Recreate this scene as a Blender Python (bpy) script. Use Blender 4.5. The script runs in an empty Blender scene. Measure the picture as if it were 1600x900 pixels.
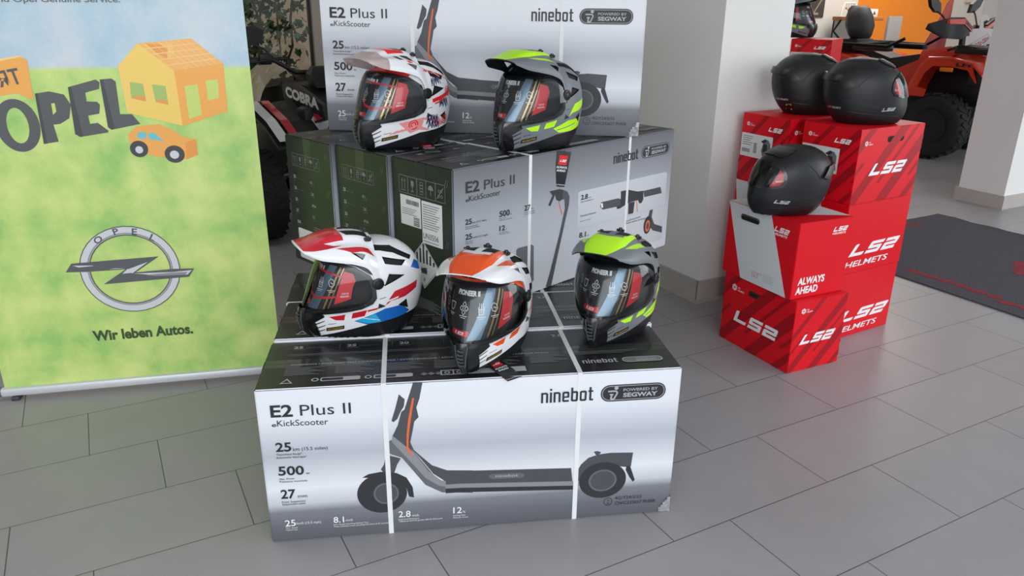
import bpy, bmesh, math, random
import numpy as np
from mathutils import Vector, Matrix

random.seed(7)
SC = bpy.context.scene
COL = SC.collection

# ------------------------------------------------------------------ camera, world, light, exposure
CAM_H = 1.4289
cam_d = bpy.data.cameras.new('camera')
cam_d.sensor_width = 36.0
cam_d.lens = 36.0 * 1196.99 / 1600.0
cam_d.clip_start = 0.05
cam = bpy.data.objects.new('camera', cam_d)
COL.objects.link(cam)
cam.matrix_world = (Matrix.Translation((0, 0, CAM_H)) @ Matrix.Rotation(math.radians(90 - 20.4778), 4, 'X')
                    @ Matrix.Rotation(math.radians(0.551), 4, 'Z'))
SC.camera = cam

world = bpy.data.worlds.new('world')
SC.world = world
world.use_nodes = True
wn = world.node_tree
bg = wn.nodes['Background']
geo = wn.nodes.new('ShaderNodeTexCoord')
sep = wn.nodes.new('ShaderNodeSeparateXYZ')
rampw = wn.nodes.new('ShaderNodeValToRGB')
wn.links.new(geo.outputs['Generated'], sep.inputs[0])
wn.links.new(sep.outputs['Z'], rampw.inputs[0])
rampw.color_ramp.elements[0].position = 0.0
rampw.color_ramp.elements[0].color = (0.42, 0.42, 0.42, 1)
rampw.color_ramp.elements[1].position = 0.08
rampw.color_ramp.elements[1].color = (0.88, 0.94, 1.0, 1)
wn.links.new(rampw.outputs[0], bg.inputs['Color'])
bg.inputs['Strength'].default_value = 1.1

def area(name, loc, target, sx, sy, power, color):
    l = bpy.data.lights.new(name, 'AREA')
    l.shape = 'RECTANGLE'
    l.size, l.size_y, l.energy, l.color = sx, sy, power, color
    o = bpy.data.objects.new(name, l)
    COL.objects.link(o)
    o.location = loc
    o.rotation_euler = (Vector(target) - Vector(loc)).to_track_quat('-Z', 'Y').to_euler()
    return o
# daylight through the glazed shop front behind and to the right of the viewer
area('storefront_daylight', (0.3, -2.6, 1.9), (-0.4, 3.0, 0.5), 6.0, 2.6, 92, (0.95, 0.98, 1.0))
# daylight entering by the entrance doors on the right
area('entrance_daylight', (6.4, 2.6, 1.8), (1.5, 3.6, 0.5), 2.4, 2.6, 60, (0.97, 0.98, 1.0))

# unseen fill lights added to brighten the rear, the desk and the left side
def lamp(name, loc, sx, sy, power):
    l = area(name, loc, (loc[0], loc[1], 0), sx, sy, power, (1.0, 0.96, 0.90)); return l
lamp('rear_fill_light', (4.3, 9.3, 3.25), 3.0, 1.2, 42)
lamp('left_fill_light', (-2.6, 2.6, 3.25), 2.4, 1.0, 17)
lamp('desk_fill_light', (6.0, 10.8, 3.25), 3.0, 1.2, 75)

SC.view_settings.view_transform = 'Standard'
SC.view_settings.look = 'None'
SC.view_settings.exposure = 0.45
SC.view_settings.gamma = 1.0
SC.view_settings.use_curve_mapping = False

# ------------------------------------------------------------------ materials
def lin(c):
    c = c / 255.0
    return c / 12.92 if c <= 0.04045 else ((c + 0.055) / 1.055) ** 2.4

MATS = {}
def mat(name, rgb=None, rough=0.5, metal=0.0, coat=0.0, spec=0.5, alpha=1.0, noise=0.0, nscale=30.0, bump=0.0, emit=0.0):
    """rgb in 0-255 sRGB of the material itself"""
    if name in MATS:
        return MATS[name]
    m = bpy.data.materials.new(name)
    m.use_nodes = True
    nt = m.node_tree
    b = nt.nodes['Principled BSDF']
    c = (lin(rgb[0]), lin(rgb[1]), lin(rgb[2]), 1)
    b.inputs['Base Color'].default_value = c
    b.inputs['Roughness'].default_value = rough
    b.inputs['Metallic'].default_value = metal
    b.inputs['Coat Weight'].default_value = coat
    b.inputs['Coat Roughness'].default_value = 0.06
    b.inputs['Specular IOR Level'].default_value = spec
    b.inputs['Alpha'].default_value = alpha
    if emit:
        b.inputs['Emission Color'].default_value = c
        b.inputs['Emission Strength'].default_value = emit
    if noise or bump:
        tc = nt.nodes.new('ShaderNodeTexCoord')
        nz = nt.nodes.new('ShaderNodeTexNoise')
        nz.inputs['Scale'].default_value = nscale
        nz.inputs['Detail'].default_value = 5
        nt.links.new(tc.outputs['Object'], nz.inputs['Vector'])
        if noise:
            r = nt.nodes.new('ShaderNodeValToRGB')
            r.color_ramp.elements[0].position = 0.3
            r.color_ramp.elements[1].position = 0.7
            r.color_ramp.elements[0].color = tuple(v * (1 - noise) for v in c[:3]) + (1,)
            r.color_ramp.elements[1].color = tuple(min(1, v * (1 + noise)) for v in c[:3]) + (1,)
            nt.links.new(nz.outputs['Fac'], r.inputs[0])
            nt.links.new(r.outputs[0], b.inputs['Base Color'])
        if bump:
            bp = nt.nodes.new('ShaderNodeBump')
            bp.inputs['Strength'].default_value = bump
            bp.inputs['Distance'].default_value = 0.002
            nt.links.new(nz.outputs['Fac'], bp.inputs['Height'])
            nt.links.new(bp.outputs[0], b.inputs['Normal'])
    MATS[name] = m
    return m

def ramp_mat(name, axis, lo, hi, stops, rough=0.4, metal=0.0, spec=0.5, wob=0.0):
    """a printed colour gradient along one axis of the object"""
    if name in MATS:
        return MATS[name]
    m = bpy.data.materials.new(name)
    m.use_nodes = True
    nt = m.node_tree
    b = nt.nodes['Principled BSDF']
    tc = nt.nodes.new('ShaderNodeTexCoord')
    sp = nt.nodes.new('ShaderNodeSeparateXYZ')
    mr = nt.nodes.new('ShaderNodeMapRange')
    mr.inputs['From Min'].default_value = lo
    mr.inputs['From Max'].default_value = hi
    r = nt.nodes.new('ShaderNodeValToRGB')
    el = r.color_ramp.elements
    while len(el) < len(stops):
        el.new(0.5)
    for e, (p, c) in zip(el, stops):
        e.position = p
        e.color = (lin(c[0]), lin(c[1]), lin(c[2]), 1)
    nt.links.new(tc.outputs['Object'], sp.inputs[0])
    nt.links.new(sp.outputs['XYZ'.index(axis)], mr.inputs['Value'])
    nt.links.new(mr.outputs[0], r.inputs[0])
    nt.links.new(r.outputs[0], b.inputs['Base Color'])
    b.inputs['Roughness'].default_value = rough
    b.inputs['Metallic'].default_value = metal
    b.inputs['Specular IOR Level'].default_value = spec
    MATS[name] = m
    return m

# ------------------------------------------------------------------ mesh helpers
def tag(o, label=None, cat=None, group=None, kind=None):
    if label: o['label'] = label
    if cat: o['category'] = cat
    if group: o['group'] = group
    if kind: o['kind'] = kind
    return o

def empty(name, loc=(0, 0, 0), rz=0.0, rx=0.0, ry=0.0):
    o = bpy.data.objects.new(name, None)
    o.empty_display_size = 0.05
    COL.objects.link(o)
    o.rotation_mode = 'ZYX'
    o.location = loc
    o.rotation_euler = (rx, ry, rz)
    return o

class MB:
    """collects shapes, links them as ONE mesh object"""
    def __init__(s):
        s.v = []; s.f = []; s.mi = []; s.ms = []; s.sm = []
    def slot(s, m):
        if m not in s.ms: s.ms.append(m)
        return s.ms.index(m)
    def add(s, vs, fs, m, smooth=False):
        o = len(s.v); k = s.slot(m)
        s.v += [tuple(map(float, v)) for v in vs]
        s.f += [tuple(o + i for i in f) for f in fs]
        s.mi += [k] * len(fs); s.sm += [smooth] * len(fs)
        return s
    def box(s, a, b, m, M=None):
        (x0, y0, z0), (x1, y1, z1) = a, b
        vs = [(x0,y0,z0),(x1,y0,z0),(x1,y1,z0),(x0,y1,z0),(x0,y0,z1),(x1,y0,z1),(x1,y1,z1),(x0,y1,z1)]
        if M is not None: vs = [tuple(M @ Vector(v)) for v in vs]
        return s.add(vs, [(0,3,2,1),(4,5,6,7),(0,1,5,4),(1,2,6,5),(2,3,7,6),(3,0,4,7)], m)
    def bbox(s, a, b, m, r=0.005, M=None, seg=2):
        bm = bmesh.new()
        bmesh.ops.create_cube(bm, size=1.0)
        for v in bm.verts:
            v.co = Vector([a[i] + (b[i] - a[i]) * (v.co[i] + 0.5) for i in range(3)])
        bmesh.ops.bevel(bm, geom=bm.edges[:], offset=r, segments=seg, affect='EDGES', profile=0.5)
        return s.addbm(bm, m, M, True)
    def addbm(s, bm, m, M=None, smooth=False):
        bm.verts.ensure_lookup_table(); bm.verts.index_update()
        vs = [(M @ v.co if M is not None else v.co)[:] for v in bm.verts]
        fs = [tuple(v.index for v in f.verts) for f in bm.faces]
        bm.free()
        return s.add(vs, fs, m, smooth)
    def prism(s, pts, d0, d1, m, plane='xz', M=None, smooth=False):
        """pts polygon in a plane extruded between d0 and d1 along the third axis"""
        n = len(pts)
        def P(p, d):
            if plane == 'xz': return (p[0], d, p[1])
            if plane == 'yz': return (d, p[0], p[1])
            return (p[0], p[1], d)
        vs = [P(p, d0) for p in pts] + [P(p, d1) for p in pts]
        if M is not None: vs = [tuple(M @ Vector(v)) for v in vs]
        fs = [tuple(range(n))[::-1], tuple(range(n, 2 * n))] + [(i, (i + 1) % n, n + (i + 1) % n, n + i) for i in range(n)]
        return s.add(vs, fs, m, smooth)
    def tube(s, path, r, m, seg=10, caps=True, closed=False):
        P = [Vector(p) for p in path]; n = len(P)
        R = r if hasattr(r, '__len__') else [r] * n
        rings = []; up = None
        for i in range(n):
            a = P[(i - 1) % n] if (closed or i > 0) else P[i]
            b = P[(i + 1) % n] if (closed or i < n - 1) else P[i]
            t = (b - a).normalized()
            if up is None:
                up = Vector((0, 0, 1)) if abs(t.z) < 0.9 else Vector((1, 0, 0))
            u = (up - t * up.dot(t)).normalized(); up = u
            w = t.cross(u)
            rings.append([tuple(P[i] + (u * math.cos(2*math.pi*k/seg) + w * math.sin(2*math.pi*k/seg)) * R[i]) for k in range(seg)])
        vs = [v for rg in rings for v in rg]
        fs = []
        for i in range(n if closed else n - 1):
            j = (i + 1) % n
            for k in range(seg):
                k2 = (k + 1) % seg
                fs.append((i*seg+k, i*seg+k2, j*seg+k2, j*seg+k))
        if caps and not closed:
            fs.append(tuple(range(seg))[::-1]); fs.append(tuple((n-1)*seg + k for k in range(seg)))
        return s.add(vs, fs, m, True)
    def lathe(s, prof, m, seg=32, M=None, smooth=True):
        """prof (r, h) about the x axis: h along x"""
        vs = []; n = len(prof)
        for (r, h) in prof:
            for k in range(seg):
                a = 2 * math.pi * k / seg
                vs.append((h, r * math.cos(a), r * math.sin(a)))
        if M is not None: vs = [tuple(M @ Vector(v)) for v in vs]
        fs = []
        for i in range(n - 1):
            for k in range(seg):
                k2 = (k + 1) % seg
                fs.append((i*seg+k, i*seg+k2, (i+1)*seg+k2, (i+1)*seg+k))
        fs.append(tuple(range(seg))); fs.append(tuple((n-1)*seg + k for k in range(seg))[::-1])
        return s.add(vs, fs, m, smooth)
    def build(s, name, parent=None, sharp=40):
        me = bpy.data.meshes.new(name)
        me.from_pydata(s.v, [], s.f)
        for m in s.ms: me.materials.append(m)
        if s.f:
            me.polygons.foreach_set('material_index', s.mi)
            me.polygons.foreach_set('use_smooth', s.sm)
        me.validate()
        me.update()
        if any(s.sm):
            me.set_sharp_from_angle(angle=math.radians(sharp))
        o = bpy.data.objects.new(name, me)
        COL.objects.link(o)
        if parent is not None: o.parent = parent
        return o

# ------------------------------------------------------------------ lettering (built-in font turned into flat outlines)
_TX = {}
def glyphs(s, bold=0):
    """2D triangles of a string; bounds normalised to x 0..1, cap height 1, returns (verts, faces, aspect)"""
    key = (s, bold)
    if key in _TX: return _TX[key]
    def raw(t):
        c = bpy.data.curves.new('txt', 'FONT')
        c.body = t
        c.resolution_u = 3
        c.offset = 0.012 * bold
        o = bpy.data.objects.new('txt', c)
        COL.objects.link(o)
        me = o.to_mesh()
        V = np.array([v.co[:2] for v in me.vertices]) if len(me.vertices) else np.zeros((1, 2))
        F = [tuple(p.vertices) for p in me.polygons]
        o.to_mesh_clear()
        bpy.data.objects.remove(o)
        bpy.data.curves.remove(c)
        return V, F
    V, F = raw(s)
    x0, x1 = V[:, 0].min(), V[:, 0].max()
    V = (V - [x0, 0]) / [1, 0.73]
    w = max(1e-6, x1 - x0)
    V[:, 0] /= w
    _TX[key] = (V, F, w / 0.73)
    return _TX[key]

LS = {  # block letters of the helmet boxes, on a 0..1 square before slanting
 'L': [[(0,0),(0.94,0),(1.0,0.08),(1.0,0.27),(0.25,0.27),(0.25,1.0),(0.06,1.0),(0,0.92)]],
 'S': [[(0,0),(0.94,0),(1,0.07),(1,0.55),(0.92,0.62),(0.24,0.62),(0.24,0.74),(1,0.74),(1,1),(0.08,1),(0,0.93),(0,0.44),(0.08,0.38),(0.76,0.38),(0.76,0.26),(0,0.26)]],
 '2': [[(0,0),(1,0),(1,0.26),(0.24,0.26),(0.24,0.38),(0.94,0.38),(1,0.45),(1,0.93),(0.92,1),(0,1),(0,0.74),(0.76,0.74),(0.76,0.62),(0.08,0.62),(0,0.55)]],
}
class Print:
    """flat artwork on a face: local u (right) and v (up) in metres mapped by fn(u, v, lift)"""
    def __init__(s, fn, clip=None):
        s.fn = fn; s.mb = MB(); s.n = 0; s.clip = clip
    def _l(s):
        s.n += 1
        return 0.0004 + 0.000012 * s.n
    def raw(s, V, F, m):
        l = s._l()
        s.mb.add([s.fn(u, v, l) for u, v in V], F, m)
    def poly(s, pts, m):
        if s.clip: pts = clip_poly(pts, *s.clip)
        if len(pts) < 3: return
        bm = bmesh.new()
        vs = [bm.verts.new((p[0], p[1], 0)) for p in pts]
        f = bm.faces.new(vs)
        f.normal_update()
        r = bmesh.ops.triangulate(bm, faces=[f])
        bm.verts.index_update()
        F = [tuple(v.index for v in q.verts) for q in bm.faces]
        # keep the winding facing the viewer
        V = [v.co[:2] for v in bm.verts]
        FF = []
        for t in F:
            a, b, c = (V[i] for i in t)
            ar = (b[0]-a[0])*(c[1]-a[1]) - (b[1]-a[1])*(c[0]-a[0])
            FF.append(t if ar > 0 else t[::-1])
        bm.free()
        s.raw(V, FF, m)
    def rect(s, u0, v0, u1, v1, m):
        s.poly([(u0, v0), (u1, v0), (u1, v1), (u0, v1)], m)
    def rrect(s, u0, v0, u1, v1, r, m, seg=5):
        P = []
        for cx, cy, a0 in ((u1-r, v0+r, -90), (u1-r, v1-r, 0), (u0+r, v1-r, 90), (u0+r, v0+r, 180)):
            for k in range(seg + 1):
                a = math.radians(a0 + 90 * k / seg)
                P.append((cx + r * math.cos(a), cy + r * math.sin(a)))
        s.poly(P, m)
    def ell(s, cx, cy, rx, ry, m, inner=(0, 0), seg=36):
        if inner[0] <= 0:
            s.poly([(cx + rx * math.cos(2*math.pi*k/seg), cy + ry * math.sin(2*math.pi*k/seg)) for k in range(seg)], m)
        else:
            V = []; F = []
            for k in range(seg):
                a = 2 * math.pi * k / seg
                V += [(cx + rx*math.cos(a), cy + ry*math.sin(a)), (cx + rx*inner[0]*math.cos(a), cy + ry*inner[1]*math.sin(a))]
            for k in range(seg):
                a, b = 2*k, 2*((k+1) % seg)
                F.append((a, b, b+1, a+1))
            s.raw(V, F, m)
    def line(s, pts, w, m):
        for (a, b) in zip(pts[:-1], pts[1:]):
            d = Vector((b[0]-a[0], b[1]-a[1]))
            if d.length < 1e-7: continue
            d.normalize(); n = Vector((-d.y, d.x)) * w / 2
            s.poly([(a[0]-n.x, a[1]-n.y), (b[0]-n.x, b[1]-n.y), (b[0]+n.x, b[1]+n.y), (a[0]+n.x, a[1]+n.y)], m)
    def frame(s, u0, v0, u1, v1, w, m):
        s.line([(u0, v0), (u1, v0)], w, m); s.line([(u1, v0), (u1, v1)], w, m)
        s.line([(u1, v1), (u0, v1)], w, m); s.line([(u0, v1), (u0, v0)], w, m)
    def text(s, t, a, b, cap, m, bold=0, slant=0.0):
        """baseline from a to b (string stretched to it), cap height"""
        V, F, asp = glyphs(t, bold)
        d = Vector((b[0]-a[0], b[1]-a[1])); L = d.length; d.normalize()
        n = Vector((-d.y, d.x))
        s.raw([(a[0] + d.x*L*x + n.x*cap*y + d.x*slant*cap*y, a[1] + d.y*L*x + n.y*cap*y + d.y*slant*cap*y) for x, y in V], F, m)
    def ftext(s, t, a, cap, m, bold=0, ang=0.0, slant=0.0, centre=False, stretch=1.0):
        """string at its natural width"""
        V, F, asp = glyphs(t, bold)
        L = asp * cap * stretch
        d = Vector((math.cos(ang), math.sin(ang)))
        if centre: a = (a[0] - d.x * L / 2, a[1] - d.y * L / 2)
        s.text(t, a, (a[0] + d.x * L, a[1] + d.y * L), cap, m, bold, slant)
    def ls2(s, u, v, w, h, m, slant=0.45, tag_line=None):
        """the block letters, total width w, height h, lower left corner (u, v)"""
        sl = slant * h
        lw = (w - sl) / 3.36
        x = u
        for ch in ('L', 'S', '2'):
            for P in LS[ch]:
                s.poly([(x + p[0] * lw + p[1] * sl, v + p[1] * h) for p in P], m)
            x += lw * 1.18
        if tag_line:
            s.text(tag_line, (u - 0.02 * w, v - h * 0.62), (u + w * 0.86, v - h * 0.62), h * 0.42, m, 2, 0.35)
    def build(s, name, parent=None):
        o = s.mb.build(name, parent)
        return o

def clip_poly(P, u0, v0, u1, v1):
    def cl(P, ins, inter):
        out = []
        for i in range(len(P)):
            a, b = P[i-1], P[i]
            if ins(b):
                if not ins(a): out.append(inter(a, b))
                out.append(b)
            elif ins(a): out.append(inter(a, b))
        return out
    def ix(c):
        return lambda a, b: (c, a[1] + (b[1]-a[1]) * (c-a[0]) / (b[0]-a[0]))
    def iy(c):
        return lambda a, b: (a[0] + (b[0]-a[0]) * (c-a[1]) / (b[1]-a[1]), c)
    P = [tuple(p) for p in P]
    for ins, it in ((lambda p: p[0] >= u0, ix(u0)), (lambda p: p[0] <= u1, ix(u1)), (lambda p: p[1] >= v0, iy(v0)), (lambda p: p[1] <= v1, iy(v1))):
        if not P: break
        P = cl(P, ins, it)
    return P

# inks
INK = {
 'ink': mat('dark_ink', (38, 40, 46), 0.5), 'mid_ink': mat('grey_ink', (110, 112, 116), 0.5),
 'white_ink': mat('white_ink', (232, 234, 236), 0.5), 'pale_ink': mat('pale_ink', (170, 172, 176), 0.5),
 's_dark': mat('scooter_dark_grey', (72, 74, 80), 0.5), 's_mid': mat('scooter_grey', (98, 100, 106), 0.5),
 's_rail': mat('scooter_rail_grey', (135, 137, 142), 0.5), 's_black': mat('scooter_black', (44, 46, 51), 0.5),
 'orange_ink': mat('orange_ink', (222, 104, 52), 0.5), 'panel': mat('pale_panel_print', (196, 200, 206), 0.42),
 'dim_ink': mat('dim_white_ink', (118, 120, 122), 0.5), 'red_ink': mat('red_ink', (205, 30, 42), 0.45),
}
ART_LONG = dict(text=[
 ('E2',2,35,80.7,92,81.5,36.1,'ink'),
 ('Plus II',0,111,81.2,243,82.3,34.1,'ink'),
 ('e',1,35,109.8,47,109.9,12.2,'ink'),
 ('KickScooter',0,49,109.2,181,112.2,19.1,'ink'),
 ('25',2,38,186.2,79,186.9,28.0,'ink'),
 ('km (15.5 miles)',0,83,187.3,174,188.5,11.0,'ink'),
 ('Theoretical Range*',0,38,198.8,106,199.3,6.3,'ink'),
 ('Autonomie théorique*',0,37,208.2,117,209.6,6.3,'ink'),
 ('500',2,38,261.0,106,262.5,28.6,'ink'),
 ('w',0,110,262.8,121,262.9,8.0,'ink'),
 ('Max. Power',0,39,276.3,80,276.5,6.4,'ink'),
 ('Puissance maximale',0,39,284.4,112,285.6,6.4,'ink'),
 ('27',2,38,335.8,77,336.7,29.3,'ink'),
 ('mm',0,83,336.4,108,336.9,10.6,'ink'),
 ('Front Suspension',0,39,350.7,102,351.3,6.6,'ink'),
 ('Suspension avant',0,39,358.2,102,358.8,6.6,'ink'),
 ('25',1,41,428.6,70,428.0,21.7,'white_ink'),
 ('km/h (15.5 mph)',0,72,424.7,138,425.1,8.4,'white_ink'),
 ('Max. Speed',0,42,436.3,73,436.7,5.0,'white_ink'),
 ('Vitesse max.',0,41,443.0,74,443.6,5.0,'white_ink'),
 ('8.1',1,173,428.3,202,428.6,20.2,'white_ink'),
 ('-inch',0,205,426.2,226,426.5,8.5,'white_ink'),
 ('Inner Shock-absorbing Hollow Tires',0,172,436.8,269,437.4,5.1,'white_ink'),
 ('Pneus intérieurs creux absorbant les chocs de 8,1 pouces',0,173,443.7,324,444.2,5.1,'white_ink'),
 ('2.8',1,354,426.4,388,427.0,21.3,'white_ink'),
 ('-inch',0,390,427.2,411,427.4,8.6,'white_ink'),
 ('Large-sized Dashboard',0,353,435.8,411,436.9,5.1,'white_ink'),
 ('Tableau de bord de grande taille de 2,8 pouces',0,354,442.8,478,443.1,5.2,'white_ink'),
 ('12',1,509,426.9,534,427.5,21.5,'white_ink'),
 ('%',0,536,427.7,544,427.5,7.8,'white_ink'),
 ('Climbing Slope',0,508,437.3,544,437.1,5.2,'white_ink'),
 ('Pente de montée',0,509,444.3,552,444.8,5.2,'white_ink'),
 ('4G/Y24/S/25',0,985,422.2,1066,422.6,10.9,'ink'),
 ('CN/C232627 PI:008',0,986,440.7,1108,441.5,11.0,'ink'),
 ('ninebot',1,631,315.3,696,317.4,8.8,'pale_ink'),
], poly=[
 ('s_dark',[(371,34),(378,42),(386,50),(383,71),(373,88),(364,109),(353,118),(348,113),(359,78)]),
 ('s_dark',[(328,218),(368,233),(357,253),(342,297),(317,350),(300,340),(320,278),(312,264),(321,250)]),
 ('s_mid',[(333,178),(358,168),(373,169),(404,211),(425,246),(456,293),(487,323),(530,333),(567,338),(566,363),(479,354),(433,325),(393,264),(371,231),(328,211)]),
 ('s_dark',[(410,1),(435,2),(425,51),(416,77),(421,107),(409,120),(403,151),(396,184),(404,207),(384,206),(356,180),(348,162),(364,129),(375,88),(384,81),(397,41)]),
 ('s_dark',[(395,197),(419,225),(453,262),(495,282),(567,288),(567,336),(530,331),(489,318),(456,290),(425,242)]),
 ('s_rail',[(348,159),(385,198),(405,217),(442,280),(477,313),(530,330),(567,334),(566,348),(527,345),(471,331),(434,302),(378,223),(346,179)]),
 ('orange_ink',[(406,48),(411,48),(399,119),(393,158),(390,197),(400,222),(396,228),(385,203),(387,158),(393,111)]),
 ('s_dark',[(490,285),(531,287),(850,303),(855,348),(530,329),(490,329)]),
 ('s_rail',[(490,329),(530,329),(855,348),(880,347),(952,345),(961,354),(946,362),(867,367),(530,343),(489,342)]),
 ('s_black',[(489,342),(530,343),(856,363),(874,368),(856,377),(530,358),(489,358)]),
 ('s_mid',[(611,311),(620,304),(703,307),(716,316),(707,324),(620,321)]),
 ('s_dark',[(865,321),(878,294),(899,273),(927,264),(963,261),(1031,265),(1030,275),(1027,312),(1016,313),(994,309),(954,295),(918,302),(895,321),(881,350),(866,345)]),
 ('s_black',[(1014,308),(1026,313),(1042,359),(1036,365),(1024,346),(1012,322)]),
 ('s_dark',[(914,254),(924,252),(935,256),(934,261),(927,265),(921,265)]),
 ('s_rail',[(923,339),(966,329),(990,312),(1000,319),(974,338),(945,351)]),
 ('orange_ink',[(311,306),(324,307),(314,348),(301,344)]),
 ('s_black',[(260,287),(277,277),(312,272),(354,279),(381,296),(397,329),(400,364),(386,360),(380,330),(360,304),(325,288),(283,289)]),
], ell=[
 ('s_black',312,343,69,64),
 ('s_mid',323,344,35,35),
 ('s_dark',323,344,30,30),
 ('s_black',945,352,70,61),
 ('s_mid',945,353,42,37),
 ('s_dark',945,353,36,32),
 ('ink',965,428,13,14),
])
ART_SIDE = dict(text=[
 ('E2',2,50,77.9,107,79.0,34.8,'ink'),
 ('Plus II',0,126,78.6,259,80.5,31.5,'ink'),
 ('e',1,50,105.6,61,105.8,12.5,'ink'),
 ('KickScooter',0,63,105.6,196,106.2,18.2,'ink'),
 ('500',2,192,177.9,238,179.6,19.3,'ink'),
 ('w',0,240,178.9,248,179.0,5.5,'ink'),
 ('Max. Power',0,192,185.2,224,186.3,3.6,'ink'),
 ('Puissance maximale',0,192,191.2,250,192.9,3.6,'ink'),
 ('25',2,47,175.9,74,176.9,17.3,'ink'),
 ('km (15.5 miles)',0,77,176.9,136,178.7,6.4,'ink'),
 ('Theoretical Range*',0,47,185.1,98,186.9,4.1,'ink'),
 ('Autonomie théorique*',0,47,190.9,108,192.4,4.1,'ink'),
 ('25',2,47,223.3,73,224.5,17.6,'ink'),
 ('km/h (15.5 mph)',0,76,224.6,141,227.8,6.5,'ink'),
 ('Max. Speed',0,47,232.1,77,233.6,4.1,'ink'),
 ('Vitesse max.',0,47,238.0,78,239.3,4.1,'ink'),
 ('12',2,192,224.0,217,225.4,17.1,'ink'),
 ('%',0,220,225.3,226,225.2,5.6,'ink'),
 ('Climbing Slope',0,192,231.3,230,233.5,3.7,'ink'),
 ('Pente de montée',0,192,236.9,240,239.3,3.7,'ink'),
 ('27',2,306,178.5,334,179.2,18.7,'ink'),
 ('mm',0,337,179.0,350,178.9,5.7,'ink'),
 ('Front Suspension',0,306,186.0,356,187.6,3.7,'ink'),
 ('Suspension avant',0,306,192.3,355,193.6,3.8,'ink'),
 ('2.8',2,593,190.5,631,191.5,18.2,'ink'),
 ('-inch',0,633,191.2,649,191.2,5.5,'ink'),
 ('Large-sized Dashboard',0,593,200.0,663,201.6,4.7,'ink'),
 ('Direction Indicators',0,594,253.3,682,254.5,7.5,'ink'),
 ('Built-in Turn Signals',0,595,271.2,652,271.7,4.1,'ink'),
 ('8.1',2,591,329.5,628,331.5,19.6,'ink'),
 ('-inch',0,630,331.2,647,331.9,5.7,'ink'),
 ('Inner Shock-absorbing Hollow Tires',0,592,342.1,684,347.3,4.2,'ink'),
 ('Dual Braking System',0,868,323.3,963,322.1,6.7,'ink'),
 ('Double système de freinage',0,868,332.3,996,334.2,6.7,'ink'),
], poly=[
 ('panel',[(578,163),(588,159),(1111,165),(1125,172),(1127,295),(1114,300),(588,292),(580,286)]),
 ('panel',[(582,303),(591,299),(842,305),(855,433),(588,417)]),
 ('panel',[(854,308),(1110,306),(1121,314),(1123,438),(1112,444),(867,436)]),
 ('s_mid',[(271,305),(280,300),(346,302),(355,309),(358,432),(350,438),(273,435)]),
 ('s_dark',[(493,137),(520,149),(532,168),(530,197),(509,266),(476,381),(448,481),(420,473),(439,427),(486,288),(509,207),(505,173),(481,173)]),
 ('s_black',[(427,133),(479,133),(498,140),(495,168),(481,177),(463,169),(456,150),(434,185),(422,180),(442,150)]),
 ('orange_ink',[(473,177),(478,178),(498,224),(494,227)]),
 ('s_dark',[(709,219),(811,221),(841,232),(845,254),(722,249),(706,237)]),
 ('s_black',[(826,197),(870,198),(933,215),(970,218),(974,252),(963,266),(948,264),(939,250),(878,250),(827,263),(807,262),(804,251),(829,249)]),
 ('s_dark',[(970,219),(1085,221),(1098,248),(979,245)]),
 ('s_black',[(878,250),(918,252),(913,297),(880,296)]),
 ('orange_ink',[(927,248),(932,249),(942,296),(937,297)]),
 ('s_dark',[(1023,305),(1045,305),(1040,335),(1061,368),(1118,390),(1122,417),(1054,394),(1032,375),(1010,348)]),
 ('white_ink',[(709,223),(720,224),(723,241),(713,241)]),
], ell=[
 ('s_black',1014,364,26,36),
 ('orange_ink',1016,368,16,24),
 ('s_dark',1016,368,9,14),
])
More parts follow.
